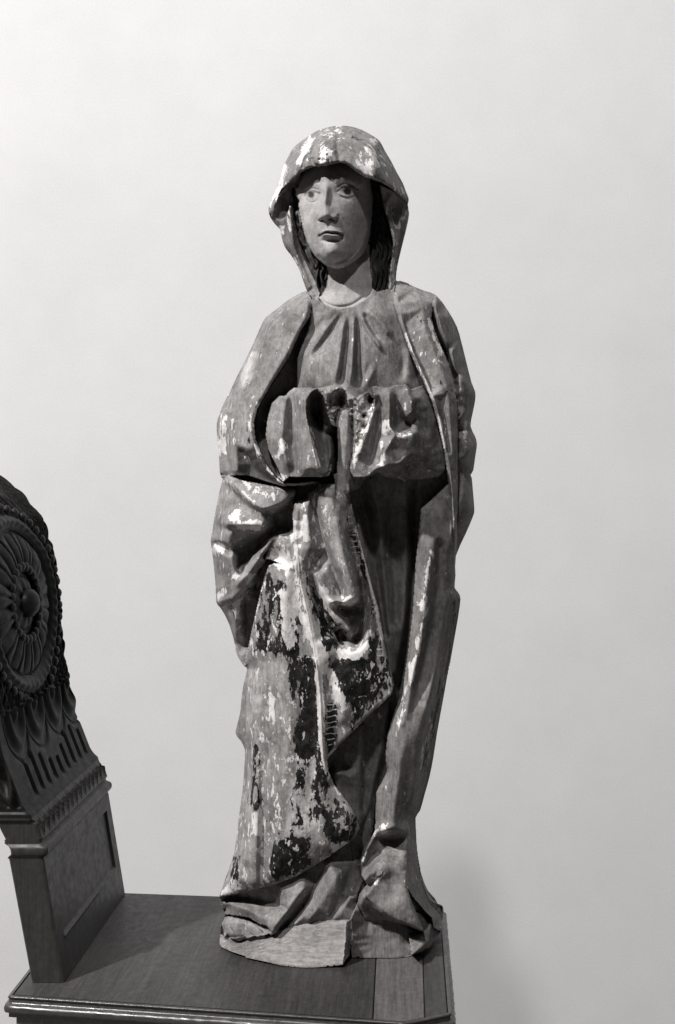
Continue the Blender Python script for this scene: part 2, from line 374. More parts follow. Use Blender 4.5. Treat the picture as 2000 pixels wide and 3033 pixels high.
def polydist(pts, X, Y):
    """distance, signed side, parameter 0..1 and interpolated extra columns along a polyline"""
    best = np.full(X.shape, 1e9); side = np.zeros(X.shape); par = np.zeros(X.shape)
    L = [0]; 
    for i in range(len(pts) - 1): L.append(L[-1] + math.dist(pts[i][:2], pts[i + 1][:2]))
    T = L[-1] or 1
    for i in range(len(pts) - 1):
        x1, y1 = pts[i][:2]; x2, y2 = pts[i + 1][:2]; dx, dy = x2 - x1, y2 - y1; l2 = dx * dx + dy * dy
        if l2 == 0: continue
        t = np.clip(((X - x1) * dx + (Y - y1) * dy) / l2, 0, 1); ex = X - x1 - t * dx; ey = Y - y1 - t * dy
        d = np.hypot(ex, ey); mm = d < best
        best = np.where(mm, d, best); side = np.where(mm, dx * (Y - y1) - dy * (X - x1), side)
        par = np.where(mm, (L[i] + t * (L[i + 1] - L[i])) / T, par)
    return best, np.sign(side), par
def boxblur(a, r):
    if r < 1: return a
    k = 2 * r + 1
    for ax in (0, 1):
        p = np.pad(a, [(r + 1, r) if i == ax else (0, 0) for i in (0, 1)], mode='edge'); c = np.cumsum(p, axis=ax)
        a = (np.take(c, range(k, c.shape[ax]), axis=ax) - np.take(c, range(0, c.shape[ax] - k), axis=ax)) / k
    return a
def mblur(a, m, r, it=2):
    mf = m.astype(float)
    for _ in range(it):
        num = boxblur(a * mf, r); den = boxblur(mf, r); a = np.where(m, num / np.maximum(den, 1e-6), a)
    return a
def vnoise(scale, seed, ar=1.):
    g = np.random.default_rng(seed); ny_, nx_ = int(NY * S / scale / ar) + 4, int(NX * S / scale) + 4; tb = g.uniform(-1, 1, (ny_, nx_))
    u = (PXg - GX0) / scale; v_ = (PYg - GY0) / scale / ar; i = u.astype(int); j = v_.astype(int); fu = u - i; fv = v_ - j
    fu = fu * fu * (3 - 2 * fu); fv = fv * fv * (3 - 2 * fv)
    return (tb[j, i] * (1 - fu) + tb[j, i + 1] * fu) * (1 - fv) + (tb[j + 1, i] * (1 - fu) + tb[j + 1, i + 1] * fu) * fv
def tri_interp(sl, lines, ring):
    """piecewise flat facets spanned between the crease lines (x, y, depth)"""
    vs = []; ed = []; key = {}
    def add(p):
        k = (round(p[0] * 2), round(p[1] * 2))
        if k not in key: key[k] = len(vs); vs.append(p)
        return key[k]
    for ln in lines + [ring + [ring[0]]]:
        idx = [add(p) for p in ln]
        for a, b_ in zip(idx, idx[1:]):
            if a != b_: ed.append((a, b_))
    m_ = 60; x0, x1 = min(p[0] for p in vs) - m_, max(p[0] for p in vs) + m_; y0, y1 = min(p[1] for p in vs) - m_, max(p[1] for p in vs) + m_
    dm = sum(p[2] for p in ring) / len(ring)
    for c in ((x0, y0), (x1, y0), (x1, y1), (x0, y1)):
        q = min(vs, key=lambda p: (p[0] - c[0]) ** 2 + (p[1] - c[1]) ** 2); vs.append((c[0], c[1], q[2]))
    ov, oe, of, orig, _, _ = delaunay_2d_cdt([Vector((p[0], p[1])) for p in vs], ed, [], 0, 1e-3)
    dz = []
    arr = np.array(vs)
    for i, q in enumerate(ov):
        if orig[i]: dz.append(vs[orig[i][0]][2])
        else:
            w_ = 1 / ((arr[:, 0] - q.x) ** 2 + (arr[:, 1] - q.y) ** 2 + 1e-3) ** 1.5; dz.append(float((w_ * arr[:, 2]).sum() / w_.sum()))
    out = np.full((sl[0].stop - sl[0].start, sl[1].stop - sl[1].start), dm)
    r0, c0 = sl[0].start, sl[1].start
    for f in of:
        (ax, ay), (bx, by), (cx, cy) = [tuple(ov[i]) for i in f]; da, db, dc = [dz[i] for i in f]
        det = (by - cy) * (ax - cx) + (cx - bx) * (ay - cy)
        if abs(det) < 1e-9: continue
        i0 = max(sl[1].start, int((min(ax, bx, cx) - GX0) / S)); i1 = min(sl[1].stop, int((max(ax, bx, cx) - GX0) / S) + 2)
        j0 = max(sl[0].start, int((min(ay, by, cy) - GY0) / S)); j1 = min(sl[0].stop, int((max(ay, by, cy) - GY0) / S) + 2)
        if i1 <= i0 or j1 <= j0: continue
        X = PXg[j0:j1, i0:i1]; Y = PYg[j0:j1, i0:i1]
        u = ((by - cy) * (X - cx) + (cx - bx) * (Y - cy)) / det; v_ = ((cy - ay) * (X - cx) + (ax - cx) * (Y - cy)) / det; w_ = 1 - u - v_
        mk = (u >= -1e-6) & (v_ >= -1e-6) & (w_ >= -1e-6)
        o_ = out[j0 - r0:j1 - r0, i0 - c0:i1 - c0]; o_[mk] = (u * da + v_ * db + w_ * dc)[mk]
    return out
def dense(ln, step=26):
    out = []
    for a, b_ in zip(ln, ln[1:]):
        n = max(1, int(math.dist(a[:2], b_[:2]) / step)); 
        for k in range(n): out.append(tuple(a[i] + (b_[i] - a[i]) * k / n for i in range(3)))
    out.append(ln[-1]); return out
# the body's overall rounded form
TY = [700, 830, 900, 1000, 1180, 1300, 1400, 1630, 1800, 1960, 2200, 2400, 2600, 2750, 2900]
TX = [1010, 1010, 1030, 1050, 1025, 1028, 1028, 1004, 1004, 1025, 1002, 970, 957, 970, 970]
TW = [230, 250, 290, 312, 385, 390, 384, 378, 352, 308, 292, 272, 298, 320, 330]
TA = [60, 95, 110, 130, 160, 165, 160, 160, 160, 158, 155, 150, 135, 108, 100]
xc_ = np.interp(PYg, TY, TX); w_ = np.interp(PYg, TY, TW); a_ = np.interp(PYg, TY, TA)
G = a_ * np.sqrt(np.clip(1 - (np.abs(PXg - xc_) / (1.10 * w_)) ** 2.3, .05, 1))
LAB = {}; 
def lab(n): return LAB.setdefault(n, len(LAB))
def snap(ring, sl, m_):
    X, Y = PXg[sl], PYg[sl]; best = np.full(X.shape, 1e9); nx = X.copy(); ny = Y.copy(); rr = ring + [ring[0]]
    for p, q in zip(rr, rr[1:]):
        dx, dy = q[0] - p[0], q[1] - p[1]; l2 = dx * dx + dy * dy
        if l2 == 0: continue
        t = np.clip(((X - p[0]) * dx + (Y - p[1]) * dy) / l2, 0, 1); cx = p[0] + t * dx; cy = p[1] + t * dy; d = np.hypot(X - cx, Y - cy); k = d < best
        best = np.where(k, d, best); nx = np.where(k, cx, nx); ny = np.where(k, cy, ny)
    z = m_ & (best < S * .72)
    WX[sl][m_] = X[m_]; WY[sl][m_] = Y[m_]; WX[sl][z] = nx[z]; WY[sl][z] = ny[z]
cur = None
def layer(name, cv, outline, lines=(), rel=True, blur=2, tone=.3, flk=.12, drk=0., rim=(0, 1), smooth=False, only=None, crk=-.5):
    """lay one carved piece: outline points (x, y, depth); crease lines likewise"""
    global cur
    ring = cv(outline)
    if smooth: ring = smoothpts(ring + [ring[0]], 4)[:-1]
    lns = [dense(smoothpts(cv(l), 3) if len(l) > 2 else cv(l)) for l in lines]
    sl = bbox(ring, 4); X, Y = PXg[sl], PYg[sl]
    f = tri_interp(sl, lns, dense(ring + [ring[0]], 20)[:-1])
    m_ = inside(ring, X, Y) & INS[sl]
    if only is not None: m_ &= only[sl]
    f = mblur(f, np.ones_like(m_), blur)
    if rel: f = f * 1.5 + G[sl]
    if rim[0]:
        d, _, _ = polydist(ring + [ring[0]], X, Y); f = f - rim[0] * np.clip(1 - d / rim[1], 0, 1) ** 2
    snap(ring, sl, m_)
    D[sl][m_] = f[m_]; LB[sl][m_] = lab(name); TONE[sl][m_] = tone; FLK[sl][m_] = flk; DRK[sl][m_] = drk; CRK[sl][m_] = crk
    cur = np.zeros((NY, NX), bool); cur[sl] = m_
    return cur
def stroke(cv, pts, wd, h, kind='g', mask=None, arr=None, smooth=True, ends=.12):
    """ridge (h>0) or groove (h<0); kind g round, t sharp, s one-sided step to the right of travel"""
    p = cv(pts); p = smoothpts(p, 4) if smooth else p
    sl = bbox(p, wd * 3.2); 
    if sl[0].stop <= sl[0].start or sl[1].stop <= sl[1].start: return
    d, sd, t = polydist(p, PXg[sl], PYg[sl]); tp = np.clip(np.minimum(t, 1 - t) / ends, 0, 1) if ends else 1.
    tp = (tp * tp * (3 - 2 * tp) if ends > .15 else np.sqrt(tp)) if ends else 1.
    if kind == 'g': v_ = h * np.exp(-(d / wd) ** 2)
    elif kind == 't': v_ = h * np.clip(1 - d / (wd * 1.6), 0, 1)
    elif kind == 's': v_ = h * np.where(sd > 0, np.exp(-d / wd), 0)
    elif kind == 'b': v_ = h * np.where(sd > 0, np.exp(-d / wd), -.6 * np.exp(-d / (wd * .5)))
    v_ = v_ * tp; mk = (cur if mask is None else mask)[sl]
    A_ = D if arr is None else arr; A_[sl] = np.where(mk, A_[sl] + v_, A_[sl])
def blob(cv, c, rx, ry, h, rot=0, mask=None, arr=None, p=2, k=1.):
    (x, y) = cv([c])[0]; s = cv([(1, 0)])[0][0] - cv([(0, 0)])[0][0]; rx, ry = rx * s, ry * s
    r = max(rx, ry) * 2.6; sl = bbox([(x - r, y - r), (x + r, y + r)]); a = math.radians(rot)
    X = PXg[sl] - x; Y = PYg[sl] - y; u = (X * math.cos(a) + Y * math.sin(a)) / rx; v_ = (-X * math.sin(a) + Y * math.cos(a)) / ry
    q = u * u + v_ * v_
    z = h * np.exp(-q) if p == 2 else h * np.sqrt(np.clip(1 - q, 0, 1)) if p == 'e' else h * np.exp(-q ** 3)
    mk = (cur if mask is None else mask)[sl]; A_ = D if arr is None else arr; A_[sl] = np.where(mk, A_[sl] + z, A_[sl])
def patch(cv, poly, arr, val, mask=None, soft=0):
    p = cv(poly); sl = bbox(p, 4); m_ = inside(p, PXg[sl] + 3 * N1[sl], PYg[sl] + 3 * N2[sl]) & (cur if mask is None else mask)[sl]; arr[sl][m_] = val
WX = PXg.copy(); WY = PYg.copy()
N1 = vnoise(9, 1) + .5 * vnoise(4.5, 2); N2 = vnoise(9, 3) + .5 * vnoise(4.5, 4)

# ---- outline of the whole figure
OUT = C1([(795, 84), (740, 90), (650, 112), (560, 165), (455, 240), (410, 310), (365, 400), (345, 470), (330, 530), (290, 620), (258, 690), (250, 735), (262, 790), (300, 840), (335, 875), (350, 940), (372, 1015), (415, 1070), (455, 1135), (490, 1200), (520, 1290), (548, 1365)])
OUT += C2([(578, 40), (540, 50), (470, 88), (405, 140), (350, 180), (320, 230), (290, 300), (250, 385), (215, 455), (180, 525), (150, 590), (118, 650), (95, 710), (78, 765), (80, 830), (88, 900), (92, 975), (95, 1030), (104, 1060)])
OUT += L1([(158, 78), (128, 180), (95, 340), (60, 520), (35, 690), (18, 790), (30, 900), (45, 1000), (62, 1180), (75, 1330), (80, 1500), (130, 1570), (180, 1650), (235, 1770), (275, 1900), (300, 2010), (320, 2110), (365, 2190), (408, 2250)])
OUT += C4([(245, 60), (225, 140), (212, 230), (206, 300), (180, 405), (205, 445), (232, 500), (228, 600), (222, 690), (205, 820), (192, 930), (178, 1040), (160, 1110), (130, 1190)])
OUT += C5([(160, 260), (135, 330), (140, 380), (165, 430), (155, 470), (142, 495), (140, 545), (135, 590), (145, 620), (210, 650), (280, 672), (280, 680), (400, 705), (480, 725), (600, 738), (700, 735), (830, 722), (845, 700), (872, 668), (885, 680), (1000, 682), (1160, 682), (1220, 675), (1290, 650), (1335, 610), (1352, 570), (1385, 540), (1395, 480), (1400, 420), (1395, 385), (1350, 370), (1325, 350), (1300, 300), (1280, 240), (1265, 170), (1255, 90), (1250, 20)])
OUT += C4([(1168, 960), (1165, 870), (1190, 830), (1215, 740), (1240, 650), (1262, 540), (1280, 420), (1305, 280), (1325, 170), (1350, 30)])
OUT += C3([(1335, 1150), (1360, 1000), (1385, 860), (1400, 770), (1410, 690), (1400, 660), (1378, 630), (1383, 560), (1385, 455), (1440, 330), (1478, 240), (1486, 200), (1478, 100), (1472, 30)])
OUT += C2([(1465, 1045), (1480, 1020), (1490, 950), (1500, 880), (1490, 835), (1465, 780), (1475, 715), (1490, 640), (1490, 590), (1470, 540), (1440, 420), (1415, 320), (1390, 235), (1340, 145), (1275, 62), (1210, 38), (1130, 5)])
OUT += C1([(1345, 1310), (1270, 1285), (1237, 1280), (1245, 1170), (1275, 1040), (1300, 940), (1322, 850), (1338, 760), (1325, 680), (1336, 650), (1312, 590), (1290, 530), (1240, 440), (1200, 360), (1152, 280), (1112, 205), (1060, 165), (990, 125), (920, 98), (850, 85)])
OUT = smoothpts(OUT + [OUT[0]], 2)[:-1]
INS = inside(OUT, PXg, PYg)
DS = polydist(OUT + [OUT[0]], PXg, PYg)[0]

def weld(cv, poly, rad, it=2):
    p = cv(poly); sl = bbox(p, 4); m_ = inside(p, PXg[sl], PYg[sl]) & INS[sl]; dd, _, _ = polydist(p + [p[0]], PXg[sl], PYg[sl])
    b_ = D[sl].copy()
    for _ in range(it):
        n_ = boxblur(b_ * INS[sl], rad); q_ = boxblur(INS[sl].astype(float), rad); b_ = np.where(INS[sl], n_ / np.maximum(q_, 1e-6), b_)
    k_ = np.clip(dd / 10, 0, 1); D[sl][m_] = (D[sl] * (1 - k_) + b_ * k_)[m_]
# ---- 0 recessed ground of the whole figure
layer('cloak', SRC, [(p[0], p[1], -45) for p in OUT], tone=.25)
D[:] = np.minimum(D, G * .6)

# ---- 1 outer cloak on the right side, behind
layer('cloak', R1, [(820, 120, 0), (930, 150, -10), (1050, 280, -30), (1140, 430, -35), (1210, 620, -35), (1290, 880, -30), (1360, 1130, -20), (1430, 1330, 0), (1450, 1430, 0), (1420, 1640, -10), (1385, 1840, -40), (1440, 1980, -10), (1470, 2090, 10), (1465, 2200, 5), (1440, 2400, -25), (1455, 2500, -15), (1470, 2900, 0), (1480, 3000, 0), (1430, 3150, -30), (1350, 3300, -40), (1340, 3500, -40), (1150, 3500, -30), (1150, 2378, -40), (1150, 1500, -40), (1000, 800, -50), (830, 330, -40)],
      [[(950, 215, 25), (925, 350, 22), (960, 500, 18), (1000, 640, 14), (1100, 830, 8)], [(1130, 440, 0), (1190, 700, -8), (1200, 770, -12), (1110, 850, -10)],
       [(860, 330, -40), (910, 520, -40), (1000, 760, -40), (1080, 900, -35), (1120, 1100, -35), (1190, 1290, -30)],
       [(1205, 780, 14), (1125, 880, 16), (1150, 1010, 16), (1200, 1130, 14), (1250, 1190, 12)], [(1240, 900, -8), (1250, 1100, -6)],
       [(1200, 1280, 10), (1290, 1250, 22), (1370, 1330, 26), (1440, 1420, 18)], [(1210, 1450, 0), (1300, 1500, 5), (1430, 1440, 18)],
       [(1210, 1800, 0), (1300, 1700, 18), (1350, 1600, 10)], [(1220, 2000, 0), (1300, 2030, 5), (1385, 1860, -10)], [(1230, 2290, 0), (1320, 2220, 22), (1460, 2120, 26)],
       [(1220, 2420, -20), (1330, 2380, -8), (1440, 2400, -20)], [(1230, 2850, 6), (1330, 2700, 12), (1450, 2960, 10)], [(1220, 3120, -10), (1340, 3180, -15)]], blur=2, tone=.27, flk=.13, drk=.08)
rightc = cur.copy()
# ---- 2 dress skirt, recessed centre
DR = layer('dress', C3, [(640, 60, -35), (720, -60, -25), (1345, -60, -45), (1350, 160, -60), (1230, 230, -60), (1180, 500, -60), (1150, 1000, -60), (1110, 1200, -60), (1050, 1400, -60), (1010, 1600, -55), (960, 1760, -55), (960, 1900, -60), (900, 2060, -50), (880, 2200, -45), (700, 2260, -20), (500, 2200, -20), (300, 2100, -20), (600, 1000, -60)],
      [[(800, 0, -34), (830, 200, -32), (900, 500, -34), (960, 800, -36), (1000, 1050, -36)], [(850, -20, -52), (900, 250, -54), (960, 600, -56), (1010, 900, -56)],
       [(925, 60, -22), (955, 180, -20), (975, 330, -20), (985, 500, -24), (1010, 800, -26), (1020, 1100, -26)], [(1030, 160, -46), (1035, 400, -50), (1060, 800, -52)],
       [(1110, 60, -34), (1120, 400, -34), (1100, 800, -36), (1060, 1100, -38)], [(1165, 100, -66), (1155, 500, -84), (1130, 850, -86), (1065, 1150, -86)]], blur=2, tone=.19, flk=.05, drk=.0)

D[cur] -= (34 * np.clip((PYg - 1380) / 120, 0, 1))[cur]
# lower dress pieces below the apron corner
layer('dress', C4, [(660, 530, -30), (870, 350, -38), (1030, 180, -50), (1015, 420, -50), (1000, 560, -60), (950, 740, -60), (930, 950, -60), (860, 1080, -45), (850, 1240, -30), (600, 1240, -20), (640, 1000, -25), (820, 900, -30)],
      [[(870, 360, -22), (860, 600, -24), (856, 800, -26), (862, 930, -30)], [(1030, 190, -34), (990, 420, -36), (930, 700, -40), (880, 900, -42)], [(905, 380, -50), (890, 620, -52), (880, 800, -54)],
       [(700, 640, -16), (760, 625, -14), (830, 650, -18)], [(720, 540, -40), (780, 600, -40)]], blur=2, tone=.2, flk=.1)

D[cur] -= (28 * np.clip((2480 - PYg) / 150, 0, 1))[cur]
# ---- 3 dress folds at the foot (left and middle)
layer('dress', C45, [(158, 1112, -10), (700, 900, -30), (1180, 700, -40), (1440, 500, -50), (1560, 300, -60), (1568, 700, -60), (1500, 950, -45), (1440, 1090, -30), (1425, 1300, 10), (1385, 1335, 15), (1150, 1345, 10), (900, 1385, 10), (800, 1400, 8), (700, 1450, 12), (640, 1478, 20), (600, 1440, 15), (560, 1390, 10), (430, 1310, -5), (300, 1290, -15), (205, 1280, -25), (225, 1210, -30), (195, 1250, -35)],
      [[(250, 1180, -12), (430, 1240, 4), (560, 1330, 16), (640, 1440, 30)], [(240, 1110, -45), (500, 1150, -40), (740, 1210, -30)],
       [(940, 1050, 8), (860, 1150, 16), (760, 1290, 30), (680, 1400, 38), (650, 1450, 36)], [(860, 1060, 2), (760, 1180, 10), (650, 1310, 20), (610, 1400, 28)],
       [(1000, 1120, -36), (900, 1250, -26), (800, 1350, -14), (720, 1430, -6)],
       [(1190, 830, -4), (1100, 960, 0), (1040, 1110, 6), (960, 1250, 14), (860, 1370, 22)], [(1120, 900, -30), (1030, 1060, -34), (930, 1200, -28)],
       [(1240, 920, 10), (1200, 1010, 14), (1120, 1150, 22), (1000, 1330, 28)], [(1250, 930, 12), (1255, 1000, 12), (1220, 1150, 14), (1170, 1330, 20)],
       [(1290, 1010, 0), (1300, 1060, 0), (1270, 1140, 2), (1180, 1320, 8)], [(1330, 1130, -8), (1300, 1190, 2), (1190, 1320, 12)], [(1430, 1120, 4), (1350, 1150, 12), (1240, 1320, 22)],
       [(1400, 800, -30), (1350, 950, -30), (1310, 1060, -26)]], blur=2, tone=.27, flk=.10, drk=.05)

# ---- 4 base block
bl = [(875, 470, 175), (895, 420, 160), (915, 375, 145), (940, 360, 140), (1000, 395, 132), (1050, 440, 128), (1150, 480, 110), (1285, 540, 75), (1300, 480, 40), (1340, 440, 0), (1400, 380, -60), (1410, 480, -40), (1395, 540, -10), (1352, 575, 20), (1335, 610, 38), (1290, 650, 85), (1220, 675, 115), (1160, 682, 130), (1000, 682, 132), (884, 680, 132)]
layer('base', C5, bl, [[(1000, 480, 132), (1005, 600, 131), (1000, 682, 132)], [(960, 480, 128), (1130, 500, 116), (1280, 545, 84)], [(1210, 560, 100), (1230, 640, 108)], [(1160, 500, 112), (1150, 682, 130)], [(1330, 500, 50), (1300, 560, 62), (1330, 590, 50)]], rel=False, blur=1, tone=.27, flk=.02)
# left foot tip
layer('base', C5, [(135, 545, 30), (160, 560, 60), (280, 600, 120), (430, 540, 120), (400, 500, 90), (300, 480, 60), (200, 470, 40), (140, 500, 20), (130, 590, 40), (145, 620, 66), (280, 672, 120), (300, 640, 125)], rel=False, blur=1, tone=.3)
layer('base', C5, [(135, 540, 25), (150, 550, 30), (240, 590, 70), (330, 560, 80), (430, 555, 95), (470, 530, 112), (560, 500, 125), (680, 480, 128), (780, 470, 130), (880, 468, 132), (882, 480, 140), (845, 700, 186), (830, 722, 190), (700, 735, 190), (600, 738, 190), (480, 725, 183), (400, 705, 168), (280, 680, 140), (280, 672, 135), (210, 650, 115), (145, 620, 66), (133, 590, 50)],
      [[(270, 600, 95), (275, 640, 112), (278, 672, 135)], [(285, 640, 128), (400, 665, 160), (500, 690, 172), (660, 700, 182), (830, 690, 186)], [(330, 590, 100), (430, 570, 118), (560, 520, 135), (700, 490, 142), (850, 480, 150)]], rel=False, blur=2, tone=.33, flk=.05)
bm1 = cur.copy()
layer('base', C5, [(880, 470, 132), (886, 560, 132), (872, 668, 150), (832, 722, 190), (845, 600, 180), (850, 480, 155)], rel=False, blur=0, tone=.27)
# shoe
layer('shoe', C5, [(142, 500, -5), (165, 455, 10), (180, 445, 20), (240, 445, 40), (300, 465, 62), (340, 500, 82), (385, 540, 92), (330, 555, 86), (300, 540, 80), (270, 562, 66), (200, 570, 45), (165, 560, 30), (142, 545, 10)],
      [[(160, 490, 25), (210, 480, 55), (280, 490, 75), (330, 520, 86)], [(205, 480, 58), (205, 550, 60)], [(150, 520, 12), (180, 560, 32)]], rel=False, blur=1, tone=.34, flk=.16)
stroke(C5, [(170, 560), (230, 590), (290, 570)], 7, -26, mask=(LB == lab('base')) | (LB == lab('shoe')))
# ---- 5 right hanging cloak
RC = layer('cloak', C3, [(1195, 195, -10), (1250, 150, -10), (1345, 60, 0), (1350, -60, 0), (1390, -60, 10), (1390, 460, 0), (1378, 630, -20), (1400, 660, -30), (1412, 690, -40), (1395, 800, -40), (1360, 1000, -40), (1335, 1150, -40), (1325, 1185, -40), (1305, 1295, -40), (1280, 1435, -40), (1240, 1665, -40), (1190, 1845, -40), (1165, 1885, -30), (1165, 1975, -20), (1175, 2115, -20), (1195, 2240, -20), (1215, 2300, -20), (1240, 2360, -20), (1300, 2420, -20), (1320, 2500, 10), (1250, 2510, 30), (1000, 2440, 30), (880, 2440, 20), (845, 2360, 10), (860, 2300, 0), (900, 2250, 0), (870, 2200, -20), (858, 2145, -20), (880, 2055, -20), (940, 1965, -10), (945, 1915, -20), (950, 1745, -20), (1010, 1635, -20), (1000, 1555, -22), (1010, 1435, -24), (1050, 1305, -20), (1090, 1195, -20), (1120, 1000, -20), (1150, 750, -20), (1165, 500, -20)],
      [[(1290, 300, 6), (1270, 400, 14), (1235, 560, 18), (1210, 800, 20), (1180, 980, 20), (1140, 1150, 20), (1110, 1300, 20), (1060, 1440, 16), (1045, 1560, 10)],
       [(1300, 380, -12), (1290, 560, -16), (1270, 750, -16), (1230, 950, -14), (1190, 1130, -10), (1160, 1250, 6), (1120, 1400, 22), (1080, 1560, 30), (1060, 1750, 30), (1050, 1900, 22)],
       [(1340, 560, -2), (1335, 750, 2), (1300, 950, 6), (1270, 1150, 18), (1210, 1350, 26), (1170, 1550, 28), (1150, 1800, 20)],
       [(1340, 200, 10), (1320, 380, 6), (1335, 520, 6), (1345, 640, 0)], [(1375, 0, 30), (1380, 300, 32), (1377, 560, 26), (1350, 690, 10)], [(1388, 0, 0), (1390, 440, -4)],
       [(1360, 690, -22), (1335, 900, -22), (1300, 1100, -22), (1270, 1300, -22), (1230, 1500, -20), (1200, 1700, -18)], [(1390, 700, -8), (1340, 950, -10), (1310, 1180, -12), (1270, 1400, -12)],
       [(1145, 250, -4), (1200, 230, 0), (1180, 500, 2), (1165, 800, 0), (1130, 1050, 0), (1100, 1250, 0)],
       [(1145, 1500, 26), (1130, 1700, 14), (1105, 1820, 8), (1080, 1900, 8)], [(1020, 1700, 2), (1000, 1900, 8)],
       # knot and lower sweep
       [(1000, 1960, 26), (1050, 1950, 24), (1090, 1965, 18)], [(960, 1985, -30), (1030, 1990, -38), (1100, 1990, -22)], [(950, 2010, -20), (980, 2070, -14), (1060, 2060, -6), (1090, 2010, -10)],
       [(1110, 1960, 18), (1125, 2060, 20), (1115, 2150, 30), (1120, 2250, 44), (1150, 2350, 60), (1200, 2440, 70)],
       [(1140, 1960, -6), (1160, 2100, -8), (1160, 2250, 0), (1200, 2380, 14), (1250, 2430, 20)], [(870, 2130, 4), (900, 2030, 2), (940, 1990, 6)], [(900, 2120, -20), (960, 2080, -28), (990, 2090, -20)],
       [(990, 2075, 10), (985, 2110, 24), (930, 2170, 34), (890, 2220, 40), (870, 2290, 44), (855, 2350, 44)], [(960, 2080, -24), (900, 2160, -14), (880, 2210, -6)],
       [(1050, 2250, 42), (1060, 2350, 60)]], blur=3, tone=.25, flk=.10, drk=.02, rim=(6, 10))
# triangular sweep over the base
layer('cloak', C46, [(330, 1370, 44), (430, 1230, 40), (560, 1080, 34), (700, 1000, 28), (800, 1000, 30), (815, 1300, 44), (860, 1450, 56), (1005, 1800, 62), (960, 1790, 62), (700, 1680, 60), (560, 1600, 52), (510, 1590, 48), (430, 1520, 40), (330, 1420, 40)],
      [[(400, 1400, 44), (480, 1510, 50), (620, 1570, 56), (850, 1690, 64)], [(620, 1180, 28), (650, 1350, 40)], [(760, 1150, 36), (790, 1400, 52)]], blur=2, tone=.28, flk=.10, drk=.02, rim=(6, 8))
layer('cloak', C46, [(815, 1300, 20), (870, 1400, 4), (1000, 1550, -20), (1090, 1640, -30), (1090, 1720, -20), (1010, 1815, 10), (860, 1450, 30)], [[(870, 1520, 4), (960, 1580, -4), (1060, 1700, -10)]], blur=1, tone=.25)
layer('base', C46, [(1090, 1640, -20), (1120, 1760, -10), (1180, 1800, -30), (1200, 1830, -30), (1130, 1880, -10), (1100, 1960, 10), (960, 2040, 60), (860, 2070, 75), (830, 1850, 30), (960, 1830, 20), (1040, 1770, 10)], [[(1080, 1740, 14), (1060, 1880, 26), (960, 1990, 66)]], blur=1, tone=.28)
D = np.where(LB == lab('base'), D, D)
# ---- 6 left bunch of cloak, over the arm
layer('cloak', L1, [(100, -60, -20), (140, 30, 0), (200, 20, 0), (380, 90, 0), (700, 150, 0), (980, 190, -5), (1010, 210, -10), (990, 280, -30), (960, 400, -55), (970, 650, -60), (850, 720, -40), (660, 1000, -40), (640, 1100, -60), (560, 1500, -65), (480, 1900, -70), (440, 2100, -60), (410, 2260, -50), (360, 2190, -50), (320, 2110, -50), (290, 1980, -50), (235, 1770, -40), (180, 1650, -30), (80, 1500, -20), (75, 1330, -30), (62, 1180, -40), (30, 900, -30), (18, 790, -10), (35, 690, -10), (60, 520, -20), (95, 340, -30), (128, 180, -30), (150, 90, -30)],
      [[(130, 20, 30), (260, 140, 34), (420, 280, 38), (560, 400, 44), (640, 430, 46)], [(150, 90, -6), (330, 260, 4), (480, 400, 14), (600, 450, 20)],
       [(200, 20, 20), (450, 140, 22), (700, 180, 22), (900, 190, 14), (1010, 215, 4)], [(640, 430, 46), (800, 380, 30), (900, 320, 16), (1000, 260, 0)],
       [(660, 470, -10), (800, 470, -40), (960, 400, -60)],
       [(610, 480, 28), (645, 560, 30), (630, 650, 24)], [(170, 590, 34), (330, 600, 38), (500, 610, 36), (630, 650, 24)], [(240, 420, 10), (330, 330, 8)],
       [(180, 660, 20), (350, 670, 12), (520, 690, 0), (640, 690, -20)], [(150, 560, 30), (200, 680, 26), (250, 850, 22), (285, 1000, 18), (320, 1170, 16), (370, 1195, 14)],
       [(60, 560, 8), (130, 400, 14), (170, 200, 0)], [(40, 780, 10), (130, 800, 16), (240, 850, 16)], [(50, 810, -32), (150, 860, -34), (240, 920, -20)], [(40, 850, 6), (130, 930, 16), (200, 960, 18)],
       [(290, 880, -30), (430, 760, -20), (520, 720, -20)], [(330, 1100, -45), (400, 900, -60), (560, 800, -65), (800, 650, -70)], [(360, 1150, -25), (480, 950, -60), (620, 830, -64)],
       [(200, 950, 20), (190, 1100, 22), (230, 1200, 18), (340, 1220, 20)], [(110, 1350, 14), (220, 1400, 16), (330, 1290, 24), (470, 1120, 30), (620, 900, 26), (720, 790, 20), (830, 710, 10)],
       [(100, 1500, 10), (250, 1460, 20), (400, 1360, 12), (520, 1200, 8), (620, 1050, 6), (700, 1010, 4)], [(380, 1480, -10), (500, 1300, -30), (600, 1120, -40)],
       [(290, 1480, 12), (330, 1600, 0), (300, 1750, -8), (300, 1850, -15)], [(420, 1500, -70), (450, 1800, -80), (420, 2000, -75)]], blur=2, tone=.33, flk=.14, drk=.02, rim=(4, 8))
LBUN = cur.copy()


